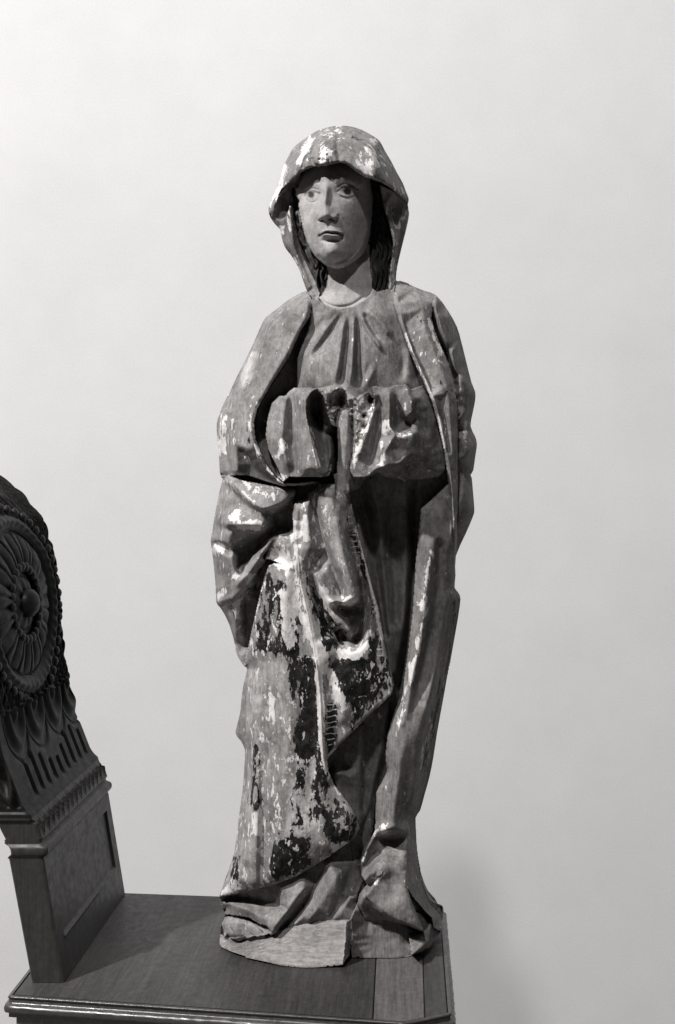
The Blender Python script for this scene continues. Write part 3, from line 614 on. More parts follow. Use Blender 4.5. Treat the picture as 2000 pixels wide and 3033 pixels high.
# ---- 7 the long front apron of the cloak
AP = C3([(500, 190), (500, 170), (530, 150), (570, 145), (580, 110), (625, 85), (640, 60), (720, 60), (735, -40), (790, -40), (800, 100), (830, 240), (850, 330), (890, 480), (925, 620), (960, 740), (985, 880), (1010, 1010), (1045, 1150)])
AP += C4([(1045, 150), (1030, 200), (930, 290), (820, 400), (740, 480), (680, 550), (690, 620), (720, 690), (790, 780), (830, 840), (850, 890), (858, 930), (845, 960), (800, 1005), (740, 1045)])
AP += C45([(1180, 740), (1000, 850), (860, 930), (700, 990), (550, 1030), (400, 1070), (250, 1100), (160, 1115), (200, 1000), (250, 880), (300, 640), (340, 350), (380, 0)])
AP += C4([(235, 480), (240, 250), (250, 60)]); AP += L1([(410, 2250), (450, 2050), (500, 1800), (570, 1500), (640, 1200), (690, 1080), (760, 1050), (830, 1060), (700, 1005), (640, 1010), (700, 840), (830, 710), (975, 690), (980, 600), (960, 480)])
AP3 = [(x, y, 0.) for x, y in AP]
def toL1(p): return p
def lines_of(*groups):
    out = []
    for cv, l in groups: out.append(cv(l))
    return out
apl = lines_of(
    (L1, [(980, 600, 20), (1000, 800, 22), (1030, 1050, 24), (1080, 1350, 26), (1150, 1650, 28), (1210, 2000, 28), (1250, 2330, 28)]),
    (C4, [(620, 60, 28), (645, 200, 26), (655, 350, 24), (655, 470, 20), (670, 600, 14), (710, 680, 6)]),
    (C4, [(600, 60, 12), (615, 200, 10), (610, 500, 8), (600, 700, 8)]),
    (L1, [(965, 720, 8), (1000, 1050, 8), (1050, 1400, 8), (1130, 1750, 10), (1180, 2050, 10), (1225, 2330, 12)]), (L1, [(1060, 420, 8), (1060, 600, 8), (1070, 800, 14)]), (L1, [(1020, 420, 22), (1010, 600, 26)]), (L1, [(1180, 260, 22), (1130, 400, 26), (1140, 700, 28), (1180, 900, 20)]),
    (L1, [(1220, 230, 10), (1260, 500, -4), (1330, 800, -6), (1420, 1050, -10), (1500, 1250, -14), (1545, 1400, -16)]), (L1, [(1255, 230, 36), (1310, 520, 34), (1380, 780, 34), (1480, 1050, 34), (1568, 1300, 34)]),
    (C3, [(640, 150, 34), (680, 340, 34), (730, 500, 34), (770, 600, 34), (780, 680, 36)]),
    (C3, [(700, 60, 40), (720, 200, 44), (760, 400, 44), (800, 560, 42), (825, 680, 40)]), (C3, [(770, 60, 30), (778, 250, 28), (800, 450, 26), (840, 560, 26), (848, 680, 26)]),
    (C3, [(738, 700, 40), (780, 712, 46), (846, 690, 38)]), (C3, [(745, 738, -56), (800, 745, -66), (852, 725, -66), (868, 620, -44), (845, 500, -20), (808, 350, -4)]),
    (C3, [(752, 880, -50), (805, 920, -60), (860, 890, -62), (895, 770, -52), (880, 680, -40)]), (C3, [(720, 900, 4), (750, 970, 6), (800, 985, 10), (860, 965, 10), (895, 900, 8), (905, 800, 6), (920, 740, 2)]),
    (C3, [(800, 120, 2), (850, 380, 0), (900, 560, 0), (945, 750, 0), (960, 900, 0)]),
    (C3, [(590, 500, 10), (610, 620, -14), (660, 780, -16), (720, 900, -12), (760, 950, 0)]), (C3, [(625, 560, 22), (660, 660, 22), (720, 760, 16), (780, 850, 2), (800, 930, -6)]),
    (C3, [(680, 520, 10), (720, 600, 8), (735, 680, 2)]), (C3, [(735, 540, -4), (760, 640, -10), (770, 680, -10)]),
    (C3, [(545, 420, 24), (570, 470, 22)]), (C3, [(600, 480, -16), (620, 530, -18)]),
    (C3, [(350, 500, 10), (400, 492, 12), (440, 510, 14), (480, 530, 18)]), (C3, [(360, 470, -10), (410, 460, -14), (455, 490, -2)]), (C3, [(420, 350, 16), (470, 420, 20), (500, 500, 20)]),
    (C3, [(365, 520, 14), (330, 680, 18), (300, 850, 20), (270, 1050, 20), (255, 1218, 20)]),
    (C3, [(450, 600, 26), (450, 900, 32), (440, 1200, 32)]), (C4, [(350, 60, 26), (345, 300, 20), (345, 600, 12), (340, 900, 10), (330, 1200, 6)]), (C4, [(290, 260, 30), (300, 400, 22), (300, 650, 26), (300, 900, 28), (290, 1100, 26)]),
    (C4, [(255, 200, 12), (245, 450, 10), (225, 750, 6), (200, 1000, 6)]), (C4, [(480, 100, 30), (470, 400, 28), (450, 700, 26), (420, 950, 24), (400, 1150, 20)]),
    (C4, [(560, 500, 16), (540, 750, 18), (560, 950, 20), (600, 1080, 14)]), (C4, [(740, 800, 4), (720, 900, 14), (700, 1000, 16)]), (C4, [(800, 860, 14), (780, 940, 16)]),
    (C4, [(700, 100, 8), (730, 300, 6), (720, 430, 4)]), (C4, [(780, 60, 14), (820, 250, 8), (800, 380, 2)]), (C4, [(760, 180, 18), (770, 330, 14)]), (C4, [(960, 60, 2), (980, 200, -4)]), (C4, [(880, -40, 12), (920, 100, 6), (900, 240, 0)]),
    (C45, [(540, 0, 12), (555, 300, 8), (550, 700, 6), (545, 1000, 4)]), (C45, [(500, 0, 24), (510, 500, 26), (500, 1000, 18)]), (C45, [(340, 700, 14), (280, 950, 14)]),
)
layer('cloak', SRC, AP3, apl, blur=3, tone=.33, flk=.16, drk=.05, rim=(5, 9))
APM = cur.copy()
stroke(L1, [(1000, 700), (1020, 950), (1060, 1300), (1130, 1620), (1200, 2000), (1240, 2300)], 4, 7, 't'); stroke(C4, [(618, 0), (640, 200), (650, 400), (665, 560), (700, 650)], 4, 7, 't')
stroke(L1, [(1265, 260), (1310, 520), (1390, 800), (1480, 1080), (1560, 1320)], 4, 6, 't')
# centre strip of the dress between the hands, running down into the tongue
# ---- 8 bodice
BO = layer('dress', C2, [(600, 88, 6), (600, 40, 0), (640, 20, 0), (760, 40, 0), (900, 0, 0), (1050, 0, -10), (1050, 90, -10), (1090, 240, -10), (1170, 450, -20), (1260, 650, -30), (1290, 760, -40), (1230, 880, -40), (1000, 900, -30), (850, 1120, -10), (730, 1160, -10), (700, 900, -20), (640, 620, -10), (520, 620, -20), (520, 400, -20), (575, 250, -15), (590, 180, -10)],
      [[(690, 300, 16), (700, 420, 20), (730, 540, 22)], [(860, 300, 18), (900, 400, 22), (900, 500, 22)], [(760, 620, 24), (765, 800, 20), (770, 1000, 16), (760, 1150, 14)], [(1000, 200, 8), (1020, 400, 10), (1040, 550, 4)], [(600, 400, 8), (590, 520, 8)],
       [(1100, 370, -8), (1095, 520, -4)], [(1125, 380, 2), (1110, 540, 4)]], blur=4, tone=.275, flk=.05)
for p, wd, h in (([(745, 148), (650, 228), (572, 308)], 11, -8), ([(772, 152), (705, 258), (645, 345), (585, 420)], 11, -11), ([(803, 155), (790, 300), (772, 440), (752, 600)], 12, -13), ([(846, 152), (850, 300), (852, 450), (862, 585)], 10, -11),
                 ([(824, 150), (822, 300), (815, 430), (802, 590)], 12, 9), ([(785, 160), (764, 330), (745, 450), (728, 550)], 12, 7), ([(595, 430), (625, 500), (655, 570)], 9, -8), ([(858, 152), (900, 240), (950, 315), (992, 380)], 7, 7),
                 ([(876, 150), (920, 240), (965, 315)], 9, -6), ([(895, 135), (960, 195), (1040, 300)], 9, 5), ([(950, 415), (915, 500), (878, 585)], 8, 7), ([(935, 410), (895, 500), (865, 580)], 9, -6), ([(730, 150), (640, 240), (575, 310)], 9, 5),
                 ([(590, 400), (572, 470), (585, 560)], 12, 5), ([(1105, 370), (1095, 540)], 7, -6)):
    sh_ = p[0][1] > 365; stroke(C2, p, wd * (1.3 if sh_ else 1.0), h * (1.3 if sh_ else 2.2), ends=.5 if sh_ else .22)
# plain strip running from bodice down
layer('dress', C2, [(735, 690, 8), (800, 660, 8), (830, 700, 0), (825, 850, 0), (808, 1000, 2), (800, 1160, 20), (792, 1218, 28), (735, 1218, 34), (735, 1000, 6), (738, 800, 6)], [[(765, 700, 22), (768, 900, 20), (765, 1100, 24), (760, 1218, 40)], [(800, 720, 24), (795, 900, 20), (782, 1050, 20), (785, 1218, 30)]], blur=2, tone=.36, flk=.12)
# ---- 9 shoulders: left mantle edge
layer('cloak', C2, [(600, 92, 0), (585, 60, 0), (560, 45, -10), (470, 88, -20), (350, 180, -20), (290, 300, -20), (215, 455, -20), (150, 590, -20), (95, 710, -15), (78, 765, -15), (80, 830, -15), (92, 975, -10), (95, 1030, 0), (130, 1050, 0), (240, 1045, 0), (330, 1075, 0), (440, 1108, 10), (560, 1100, 30), (640, 1085, 20), (600, 1080, 30), (500, 1092, 34), (440, 1088, 30), (400, 1055, 26), (350, 990, 22), (320, 920, 22), (290, 850, 20), (280, 760, 20), (300, 680, 20), (340, 610, 20), (380, 540, 16), (430, 465, 12), (480, 385, 8), (500, 335, 6), (540, 250, 2), (588, 180, 0)],
      [[(575, 70, 12), (560, 200, 14), (500, 310, 18), (455, 400, 22), (400, 490, 26), (340, 590, 30), (290, 680, 34), (265, 760, 36), (275, 850, 38), (310, 930, 40), (345, 1000, 42), (410, 1080, 44), (450, 1100, 42)],
       [(430, 120, 6), (330, 300, 6), (250, 450, 4), (200, 560, 4)], [(250, 600, 16), (235, 750, 22), (240, 900, 24)], [(185, 600, 6), (175, 750, 10), (180, 880, 18), (185, 1030, 30)], [(140, 730, -6), (130, 880, -14), (150, 1020, -6)], [(215, 920, 4), (300, 1020, 0), (400, 1085, 10)], [(110, 700, 6), (98, 850, 10), (104, 1030, 24)]], blur=2, tone=.31, flk=.13, drk=.02)
LM = cur.copy()
# dark lining between mantle and sleeve
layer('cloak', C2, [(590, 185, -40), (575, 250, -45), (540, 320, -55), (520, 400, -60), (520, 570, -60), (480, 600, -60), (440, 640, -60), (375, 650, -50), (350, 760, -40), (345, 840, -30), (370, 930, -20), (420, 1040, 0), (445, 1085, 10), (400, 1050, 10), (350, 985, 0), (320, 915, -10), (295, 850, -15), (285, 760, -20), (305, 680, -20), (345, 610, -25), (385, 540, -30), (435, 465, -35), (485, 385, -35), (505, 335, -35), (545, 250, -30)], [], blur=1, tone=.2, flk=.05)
# ---- 10 sleeves
def M2(*pts): return [((780 + p[0] * .2551 - 600) / .54209, (1080 + p[1] * .2551 - 840) / .54209, p[2]) for p in pts]
def RR(*pts): return [((1080 + p[0] * .22712 - 600) / .54209, (840 + p[1] * .22712 - 840) / .54209, p[2]) for p in pts]
layer('sleeve', C2, [(455, 612, 30), (475, 588, 34), (500, 570, 36), (545, 568, 40), (600, 572, 46), (650, 575, 40), (690, 590, 30), (715, 660, 20), (720, 760, 20), (738, 800, 10), (736, 1000, 6), (700, 1030, 30), (690, 1050, 40), (640, 1058, 56), (540, 1058, 56), (475, 1055, 50), (440, 1085, 40), (430, 1050, 34), (400, 985, 24), (360, 905, 14), (345, 830, 10), (355, 740, 10), (378, 655, 14), (420, 615, 22)],
      [M2((270, 385, 46), (245, 550, 46), (230, 750, 48), (212, 900, 52), (260, 1120, 62)), M2((320, 430, 30), (315, 650, 22), (340, 900, 26), (375, 1180, 44)), M2((90, 600, 24), (60, 800, 22), (110, 980, 32)),
       M2((400, 340, 52), (415, 500, 52), (435, 800, 58), (490, 1200, 76)), M2((480, 400, 70), (500, 600, 72), (560, 850, 78), (610, 1080, 84), (655, 1260, 82))], blur=2, tone=.31, flk=.15, drk=-.05)
SL = cur.copy()
# sleeve opening of the left arm (hands are lost)
layer('sleeve', M1, [(510, 400, 50), (540, 340, 40), (600, 290, 34), (640, 300, 34), (690, 350, 34), (715, 450, 28), (745, 570, 20), (775, 640, 14), (790, 700, -6), (860, 730, -50), (865, 1000, -52), (860, 1260, -50), (800, 1270, -40), (790, 1130, -10), (770, 1250, 30), (720, 1300, 40), (680, 1290, 60), (650, 1200, 60), (600, 1040, 56), (560, 850, 50), (520, 690, 48), (495, 550, 50)],
      [[(600, 400, -30), (640, 620, -40), (690, 800, -20), (740, 950, -10), (720, 1150, 10)], [(760, 880, 4), (785, 1040, 20), (770, 1180, 24)], [(560, 500, -10), (620, 760, 0), (660, 1000, 10)]], blur=2, tone=.2, flk=.04)
blob(M1, (610, 590), 60, 90, -45)
# broken plaster between the hands
layer('dress', M1, [(620, 285, 20), (700, 270, 26), (830, 240, 30), (900, 255, 30), (950, 300, 30), (1090, 400, 26), (1120, 360, 20), (1190, 330, 20), (1220, 320, 30), (1280, 400, 20), (1260, 620, 20), (1190, 860, 20), (1130, 1040, 10), (1060, 1290, 6), (1010, 1180, 0), (1050, 830, 0), (1010, 700, 10), (990, 520, 16), (870, 500, 20), (820, 640, 10), (775, 640, 20), (720, 500, 20), (690, 350, 24)],
      [[(720, 320, 40), (850, 280, 46), (900, 270, 44)], [(730, 420, 34), (760, 560, 24)], [(990, 400, 36), (1080, 430, 34), (1090, 600, 36), (1080, 740, 30), (1060, 900, 24), (1040, 1150, 18)], [(1100, 800, 30), (1090, 1000, 26), (1050, 1240, 20)], [(840, 420, 14), (930, 470, 16)]], blur=1, tone=.30, flk=.26, drk=.1)
PLS = cur.copy()
D[cur] += (4.5 * N1 + 4 * N2)[cur]
for c, rx, ry, h in (((910, 400), 55, 95, -44), ((1245, 400), 40, 75, -60), ((1160, 590), 22, 18, -26), ((1160, 700), 22, 36, -24), ((1040, 660), 18, 120, -20), ((775, 420), 14, 60, -14)):
    blob(M1, c, rx, ry, h * 1.1)

patch(M1, [(850, 430), (870, 330), (920, 290), (970, 400), (940, 480), (850, 510)], FLK, 0); patch(M1, [(1210, 380), (1240, 325), (1285, 380), (1275, 500), (1200, 460)], FLK, 0)
# right sleeve
layer('sleeve', C2, [(925, 572, 30), (940, 562, 36), (1000, 570, 36), (1030, 568, 34), (1060, 555, 34), (1110, 553, 34), (1140, 580, 20), (1200, 560, 0), (1260, 650, -10), (1290, 760, -10), (1310, 870, 0), (1325, 960, 0), (1325, 1020, 0), (1290, 1055, -16), (1200, 1068, -8), (1060, 1068, 10), (1000, 1055, 26), (960, 1032, 40), (900, 1055, 50), (828, 1058, 40), (808, 1025, 36), (812, 980, 34), (870, 850, 44), (905, 760, 40), (930, 690, 40), (942, 630, 34), (932, 590, 30)],
      [RR((75, 1390, 48), (125, 1450, 56), (115, 1600, 56), (60, 1850, 54), (-40, 2100, 52), (-125, 2300, 46)), RR((210, 1450, 38), (205, 1700, 24), (165, 2000, 20), (90, 2350, 28)),
       RR((320, 1430, 60), (330, 1600, 68), (320, 1850, 74), (390, 1960, 72), (450, 1990, 68)), RR((400, 1440, 34), (420, 1650, 20), (445, 1850, 18)), RR((500, 1440, 40), (500, 1850, 28)), RR((575, 1400, 54), (620, 1550, 60), (600, 1690, 58), (560, 1740, 50)),
       RR((680, 1600, 34), (740, 1800, 16), (780, 1900, 10)), RR((770, 1480, 12), (850, 1700, 24), (862, 1850, 26), (830, 2100, 20)), RR((940, 1850, -4), (960, 2100, -4)), RR((430, 1990, 68), (620, 1960, 62), (690, 1900, 44)),
       [(940, 1012, 66), (1000, 1000, 70), (1060, 985, 66), (1120, 950, 58), (1150, 905, 48), (1225, 895, 30)], RR((250, 2200, 72), (260, 2350, 70)), RR((420, 2150, 52), (440, 2300, 54)), [(1225, 895, 30), (1245, 1000, 12), (1280, 1040, -6)], [(1120, 990, 20), (1110, 1040, 14)]], blur=2, tone=.24, flk=.12, drk=-.05)
blob(C2, (1128, 758), 36, 30, -30, 20)
patch(C2, [(960, 740), (1040, 830), (1150, 820), (1150, 870), (1090, 950), (1000, 990), (930, 1020), (960, 900)], TONE, .3); 
patch(C2, [(1130, 820), (1155, 830), (1140, 880), (1100, 930), (1060, 950), (1040, 900), (1050, 850)], TONE, .42)
SR = cur.copy()
# ---- 11 right mantle edge
layer('cloak', C2, [(1045, 80, 0), (1060, 0, -20), (1130, 5, -30), (1210, 38, -30), (1275, 62, -20), (1262, 100, 0), (1250, 190, 4), (1270, 260, 6), (1310, 360, 10), (1350, 450, 14), (1375, 540, 16), (1388, 640, 18), (1392, 760, 16), (1392, 1218, 14), (1386, 1480, 10), (1376, 1660, 4), (1352, 1720, 0), (1362, 1600, 4), (1366, 1400, 6), (1358, 1260, 10), (1345, 1100, 16), (1330, 980, 18), (1312, 880, 18), (1290, 770, 16), (1258, 650, 14), (1218, 560, 12), (1170, 455, 10), (1130, 360, 6), (1085, 235, 2), (1048, 120, 0)],
      [[(1062, 70, 10), (1095, 220, 14), (1140, 350, 20), (1182, 450, 24), (1228, 550, 28), (1268, 650, 30), (1300, 770, 32), (1325, 900, 34), (1350, 1010, 34), (1370, 1200, 34), (1377, 1420, 30), (1370, 1620, 20)], [(1110, 220, 2), (1160, 360, 6), (1210, 460, 8), (1250, 560, 12)],
       [(1200, 100, 10), (1220, 250, 20), (1270, 380, 24), (1310, 480, 26), (1340, 600, 26), (1352, 760, 26), (1372, 1000, 28)], [(1300, 640, 16), (1320, 760, 14), (1340, 900, 18)]], blur=1, tone=.28, flk=.14, drk=.03)
RM = cur.copy()
# strip from mantle edge continues
# ---- 12 neck, hair, veil sides
layer('neck', C1, [(690, 1165, 30), (700, 1230, 30), (700, 1290, 32), (680, 1350, 36), (640, 1400, 60), (640, 1430, 72), (690, 1478, 92), (790, 1505, 104), (900, 1485, 104), (980, 1440, 92), (1040, 1385, 70), (1062, 1340, 40), (1040, 1200, 20), (1030, 1080, 20), (1030, 1000, 20), (640, 1100, 30)],
      [[(860, 1080, 70), (860, 1200, 74), (840, 1350, 90), (800, 1480, 108)], [(740, 1180, 58), (740, 1300, 66), (720, 1400, 84)], [(980, 1150, 58), (1000, 1280, 62), (1010, 1370, 76)]], rel=False, blur=5, tone=.44, flk=-.25, drk=-.5)
NK = cur.copy()
stroke(C1, [(650, 1450), (720, 1495), (800, 1510), (900, 1490), (1020, 1415)], 6, 9, mask=(LB == lab('neck')) | cur); stroke(C1, [(640, 1430), (720, 1475), (800, 1490), (900, 1470), (1000, 1400)], 5, -7, mask=(LB == lab('neck')) | cur)
cm = (LB == lab('dress')).copy(); cur = cm
layer('hair', C1, [(1000, 470, 10), (1130, 560, 0), (1150, 720, 0), (1185, 850, 5), (1215, 980, 5), (1205, 1120, 8), (1190, 1345, 20), (1090, 1370, 30), (1055, 1340, 30), (1048, 1200, 20), (1030, 1080, 10), (1040, 950, 0), (1050, 700, 0)], [[(1100, 600, 24), (1110, 800, 26), (1120, 1000, 30), (1110, 1200, 36)]], rel=False, blur=3, tone=.045, flk=-.3, drk=-.6)
for i in range(9):
    x = 1046 + i * 18; q = 14 * math.sin(i * 1.9); stroke(C1, [(x, 560 + 12 * i), (x + 26 + q, 660), (x - 4, 760), (x + 24 - q, 860), (x + 2 + q, 960), (x + 30, 1060), (x + 4 - q, 1160), (x + 24, 1250), (x + 8, 1340)], 2.8, 8 if i % 2 else -7, ends=0)
HR = cur.copy()
layer('hair', C1, [(440, 560, -10), (560, 440, 10), (560, 600, 20), (490, 650, 20), (500, 800, 20), (540, 940, 16), (600, 1060, 14), (690, 1150, 10), (712, 1230, 10), (700, 1330, 20), (660, 1400, 30), (600, 1430, 30), (540, 1250, 0), (480, 1050, -10), (430, 850, -20), (420, 700, -20)], [[(460, 750, 14), (500, 950, 14), (560, 1120, 14), (640, 1300, 26)]], rel=False, blur=3, tone=.05, flk=-.3, drk=-.6)
HL = cur.copy()
for p in ([(470, 740), (462, 800), (480, 870), (500, 900)], [(500, 880), (485, 940), (510, 1000), (545, 1020)], [(490, 760), (500, 820), (490, 880)], [(525, 1030), (550, 1090), (590, 1160), (610, 1200)], [(560, 1020), (590, 1100), (630, 1150), (610, 1195)], [(690, 1170), (655, 1230), (670, 1300), (690, 1310)], [(620, 1120), (640, 1180), (620, 1280), (640, 1350)], [(660, 1180), (700, 1210), (690, 1290)]):
    stroke(C1, p, 3.2, 13, ends=.2)
for p in ([(480, 860), (478, 940), (520, 1040), (590, 1190)], [(640, 1150), (640, 1250), (650, 1340)]): stroke(C1, p, 4, -10)
TONE[(LB == lab('hair')) & HL] = .06; patch(C1, [(460, 735), (500, 740), (510, 900), (555, 1020), (530, 1020), (490, 960), (470, 880)], TONE, .2); patch(C1, [(520, 1030), (560, 1030), (620, 1190), (605, 1205)], TONE, .16)
# veil sides hanging down
layer('veil', C1, [(1110, 540, 60), (1220, 590, 50), (1325, 680, -10), (1338, 760, -25), (1322, 850, -25), (1300, 940, -22), (1275, 1040, -15), (1245, 1170, 0), (1237, 1280, 20), (1215, 1345, 50), (1195, 1362, 56), (1178, 1340, 56), (1190, 1200, 46), (1205, 1100, 44), (1215, 985, 44), (1185, 850, 44), (1145, 730, 40), (1125, 620, 50)],
      [[(1150, 700, 58), (1190, 850, 60), (1225, 990, 60), (1212, 1130, 58), (1200, 1330, 66)], [(1180, 720, 30), (1225, 850, 30), (1250, 960, 34)], [(1300, 720, 6), (1275, 850, 14), (1250, 1000, 22)]], rel=False, blur=1, tone=.27, flk=.17, drk=.08)
layer('veil', C1, [(255, 740, 0), (300, 840, 0), (335, 875, 0), (350, 940, 0), (372, 1015, 0), (415, 1070, 0), (455, 1135, 0), (490, 1200, 4), (520, 1290, 20), (560, 1385, 40), (590, 1425, 60), (620, 1430, 62), (650, 1390, 50), (600, 1260, 24), (520, 1100, 10), (475, 950, 0), (455, 820, -4), (440, 640, 0), (420, 560, 0), (330, 620, 0)],
      [[(415, 740, 50), (430, 860, 50), (445, 1000, 46), (470, 1100, 50), (520, 1250, 66), (575, 1400, 84)], [(350, 840, 26), (385, 950, 26), (430, 1060, 30)], [(450, 850, 10), (480, 1030, 10), (560, 1250, 26), (620, 1400, 46)]], rel=False, blur=1, tone=.27, flk=.15, drk=.05)

# ---- 13 face
FO = [(372, 395), (366, 440), (372, 500), (385, 570), (400, 640), (425, 740), (455, 830), (490, 905), (530, 965), (580, 1015), (640, 1060), (700, 1088), (760, 1100), (830, 1090), (900, 1050), (960, 1010), (1020, 960), (1070, 870), (1098, 760), (1118, 620), (1128, 480), (1125, 340), (1105, 200), (1100, 100), (900, -30), (600, -30), (400, 100), (330, 250), (340, 350)]
FD = [78, 76, 76, 78, 80, 84, 88, 92, 98, 104, 108, 112, 114, 110, 98, 84, 66, 50, 40, 30, 24, 20, 20, 20, 60, 60, 40, 40, 60]
FC = layer('face', CF, [(x, y, d) for (x, y), d in zip(FO, FD)],
      [[(640, 60, 150), (660, 150, 158), (650, 250, 156), (645, 340, 158), (640, 450, 166), (640, 560, 168), (670, 660, 168), (690, 760, 170), (705, 850, 166), (710, 930, 176), (720, 1010, 150)],
       [(860, 60, 132), (880, 180, 142), (870, 300, 134), (860, 450, 146), (860, 600, 144), (850, 750, 142), (850, 880, 140), (840, 980, 124)],
       [(460, 200, 118), (450, 330, 116), (455, 480, 130), (470, 600, 128), (510, 760, 130), (560, 880, 134), (610, 980, 130)], [(1040, 150, 88), (1040, 350, 96), (1040, 550, 102), (1020, 720, 102), (970, 850, 100)]], rel=False, blur=12, tone=.46, flk=-.25, drk=-.5)
f_ = cur.copy(); 
# rounding towards the jaw and cheeks
d_, _, _ = polydist(CF(FO) + [CF(FO)[0]], PXg, PYg); D[f_] -= (14 * np.clip(1 - d_ / 16, 0, 1) ** 2)[f_]
# eye sockets
blob(CF, (505, 330), 90, 60, -9, -6); blob(CF, (865, 300), 115, 62, -11, -4)
# brows
stroke(CF, [(430, 300), (470, 245), (530, 222), (590, 235)], 7, 3); stroke(CF, [(735, 215), (780, 165), (850, 160), (940, 200), (1000, 260)], 9, 4)
# nose
stroke(CF, [(655, 180), (648, 260), (642, 340), (636, 410), (630, 470), (628, 520)], 11, 17, ends=.4); blob(CF, (638, 515), 62, 60, 17); blob(CF, (665, 560), 85, 40, 8)
blob(CF, (592, 572), 26, 30, 6); blob(CF, (735, 572), 32, 32, 9)
blob(CF, (603, 606), 24, 13, -15, -10); blob(CF, (705, 590), 32, 14, -16, 10)
stroke(CF, [(770, 540), (782, 585), (765, 618)], 3, -4); stroke(CF, [(562, 545), (557, 590), (578, 615)], 2.5, -3)
# eyes: ball, lids
blob(CF, (500, 345), 62, 46, 7, -4, p='e'); blob(CF, (862, 308), 92, 50, 7, 2, p='e')
stroke(CF, [(430, 342), (465, 312), (510, 302), (555, 310), (585, 322)], 2.2, 4); stroke(CF, [(425, 325), (465, 285), (520, 272), (580, 295)], 3, -3)
stroke(CF, [(440, 368), (480, 398), (525, 396), (565, 365)], 2.2, 3); stroke(CF, [(440, 385), (490, 414), (540, 405), (575, 372)], 3, -2)
stroke(CF, [(757, 300), (795, 265), (850, 250), (905, 258), (945, 280), (985, 298)], 2.4, 4.5); stroke(CF, [(765, 265), (820, 228), (880, 222), (950, 250)], 3, -3.5)
stroke(CF, [(765, 315), (805, 343), (860, 358), (920, 348), (965, 315)], 2.4, 2.2); stroke(CF, [(790, 350), (850, 376), (910, 372), (965, 345)], 4, -1.2)
# mouth
blob(CF, (690, 715), 120, 46, 7); stroke(CF, [(590, 752), (625, 718), (670, 702), (705, 710), (750, 712), (790, 728), (825, 735)], 3.6, 5); stroke(CF, [(578, 765), (620, 738), (665, 728), (705, 736), (745, 733), (785, 745), (828, 752)], 2.4, -8)
stroke(CF, [(610, 762), (650, 752), (700, 760), (745, 762), (790, 762)], 4.0, 8); blob(CF, (700, 808), 82, 20, -12); blob(CF, (815, 775), 18, 30, -8); blob(CF, (580, 770), 16, 22, -5)
stroke(CF, [(668, 640), (678, 690)], 4, -4)
blob(CF, (705, 925), 95, 66, 9); stroke(CF, [(560, 960), (620, 1010), (680, 1038), (760, 1035), (860, 1000), (960, 930)], 7, -4); stroke(CF, [(600, 1040), (680, 1075), (780, 1075), (880, 1030)], 7, 1)
# iris, lashes, lips (paint)
def paint(cv, c, rx, ry, val, arr=TONE):
    x, y = cv([c])[0]; s = cv([(1, 0)])[0][0] - cv([(0, 0)])[0][0]; m_ = ((PXg - x) / (rx * s)) ** 2 + ((PYg - y) / (ry * s)) ** 2 < 1; arr[m_ & cur] = val
paint(CF, (500, 345), 56, 36, .52); paint(CF, (862, 304), 82, 38, .55); paint(CF, (495, 338), 34, 32, .07); paint(CF, (870, 300), 42, 40, .04); paint(CF, (868, 296), 18, 18, .03); paint(CF, (494, 334), 15, 15, .06)
def pline(cv, pts, wd, val):
    p = smoothpts(cv(pts), 4); sl = bbox(p, wd * 2); d, _, _ = polydist(p, PXg[sl], PYg[sl]); m_ = (d < wd) & cur[sl]; TONE[sl][m_] = val
pline(CF, [(430, 330), (465, 306), (510, 298), (555, 305), (590, 318)], 2.0, .07); pline(CF, [(757, 292), (795, 262), (850, 248), (905, 254), (945, 278), (990, 294)], 2.2, .06)
pline(CF, [(583, 765), (620, 737), (665, 727), (705, 735), (745, 732), (785, 744), (826, 750)], 1.6, .07); pline(CF, [(600, 748), (640, 716), (705, 716), (750, 720), (800, 732)], 2.4, .26); pline(CF, [(620, 760), (660, 756), (700, 765), (760, 765)], 3.4, .34)
FLK[APM] = .31; FLK[LBUN & (FLK < .2)] = .2
TONE[f_] *= (1 + .10 * N1[f_] * 1.0); 
# ---- 14 hood
HO = [(795, 80), (740, 86), (650, 108), (560, 160), (450, 235), (405, 310), (360, 400), (325, 530), (285, 620), (252, 690), (246, 740), (262, 775), (285, 735), (305, 690), (325, 630), (350, 580), (385, 545), (440, 500), (500, 448), (540, 424), (600, 400), (620, 398), (640, 404), (670, 392), (700, 395), (720, 388), (740, 384), (800, 370), (840, 374), (870, 392), (920, 432), (990, 480), (1060, 502), (1130, 526), (1210, 576), (1270, 628), (1318, 676), (1336, 652), (1315, 590), (1292, 528), (1244, 436), (1204, 356), (1156, 276), (1116, 200), (1064, 160), (990, 120), (920, 93), (850, 80)]
HDp = [10, 10, 5, 0, 0, 0, 0, 0, 0, 0, 5, 30, 60, 74, 90, 100, 112, 130, 150, 164, 172, 176, 178, 180, 182, 183, 184, 184, 184, 182, 178, 170, 160, 148, 112, 76, 34, 0, -10, -10, -5, 0, 0, 0, 0, 5, 10, 10]
layer('hood', C1, [(x, y, d) for (x, y), d in zip(HO, HDp)],
      [[(780, 110, 60), (740, 200, 135), (700, 300, 176), (690, 380, 192)], [(640, 140, 60), (590, 230, 120), (560, 330, 154), (540, 410, 170)], [(500, 250, 70), (440, 360, 96), (400, 470, 112), (360, 560, 100)], [(370, 450, 50), (330, 580, 64), (290, 680, 60)],
       [(900, 120, 60), (920, 220, 130), (940, 340, 164), (950, 440, 178)], [(1050, 190, 60), (1080, 300, 120), (1100, 420, 156), (1110, 500, 156)], [(1150, 320, 60), (1210, 450, 84), (1250, 560, 88)], [(1260, 500, 30), (1300, 600, 40)]], rel=False, blur=5, tone=.29, flk=.17, drk=.06, rim=(14, 10))
HD = cur.copy()
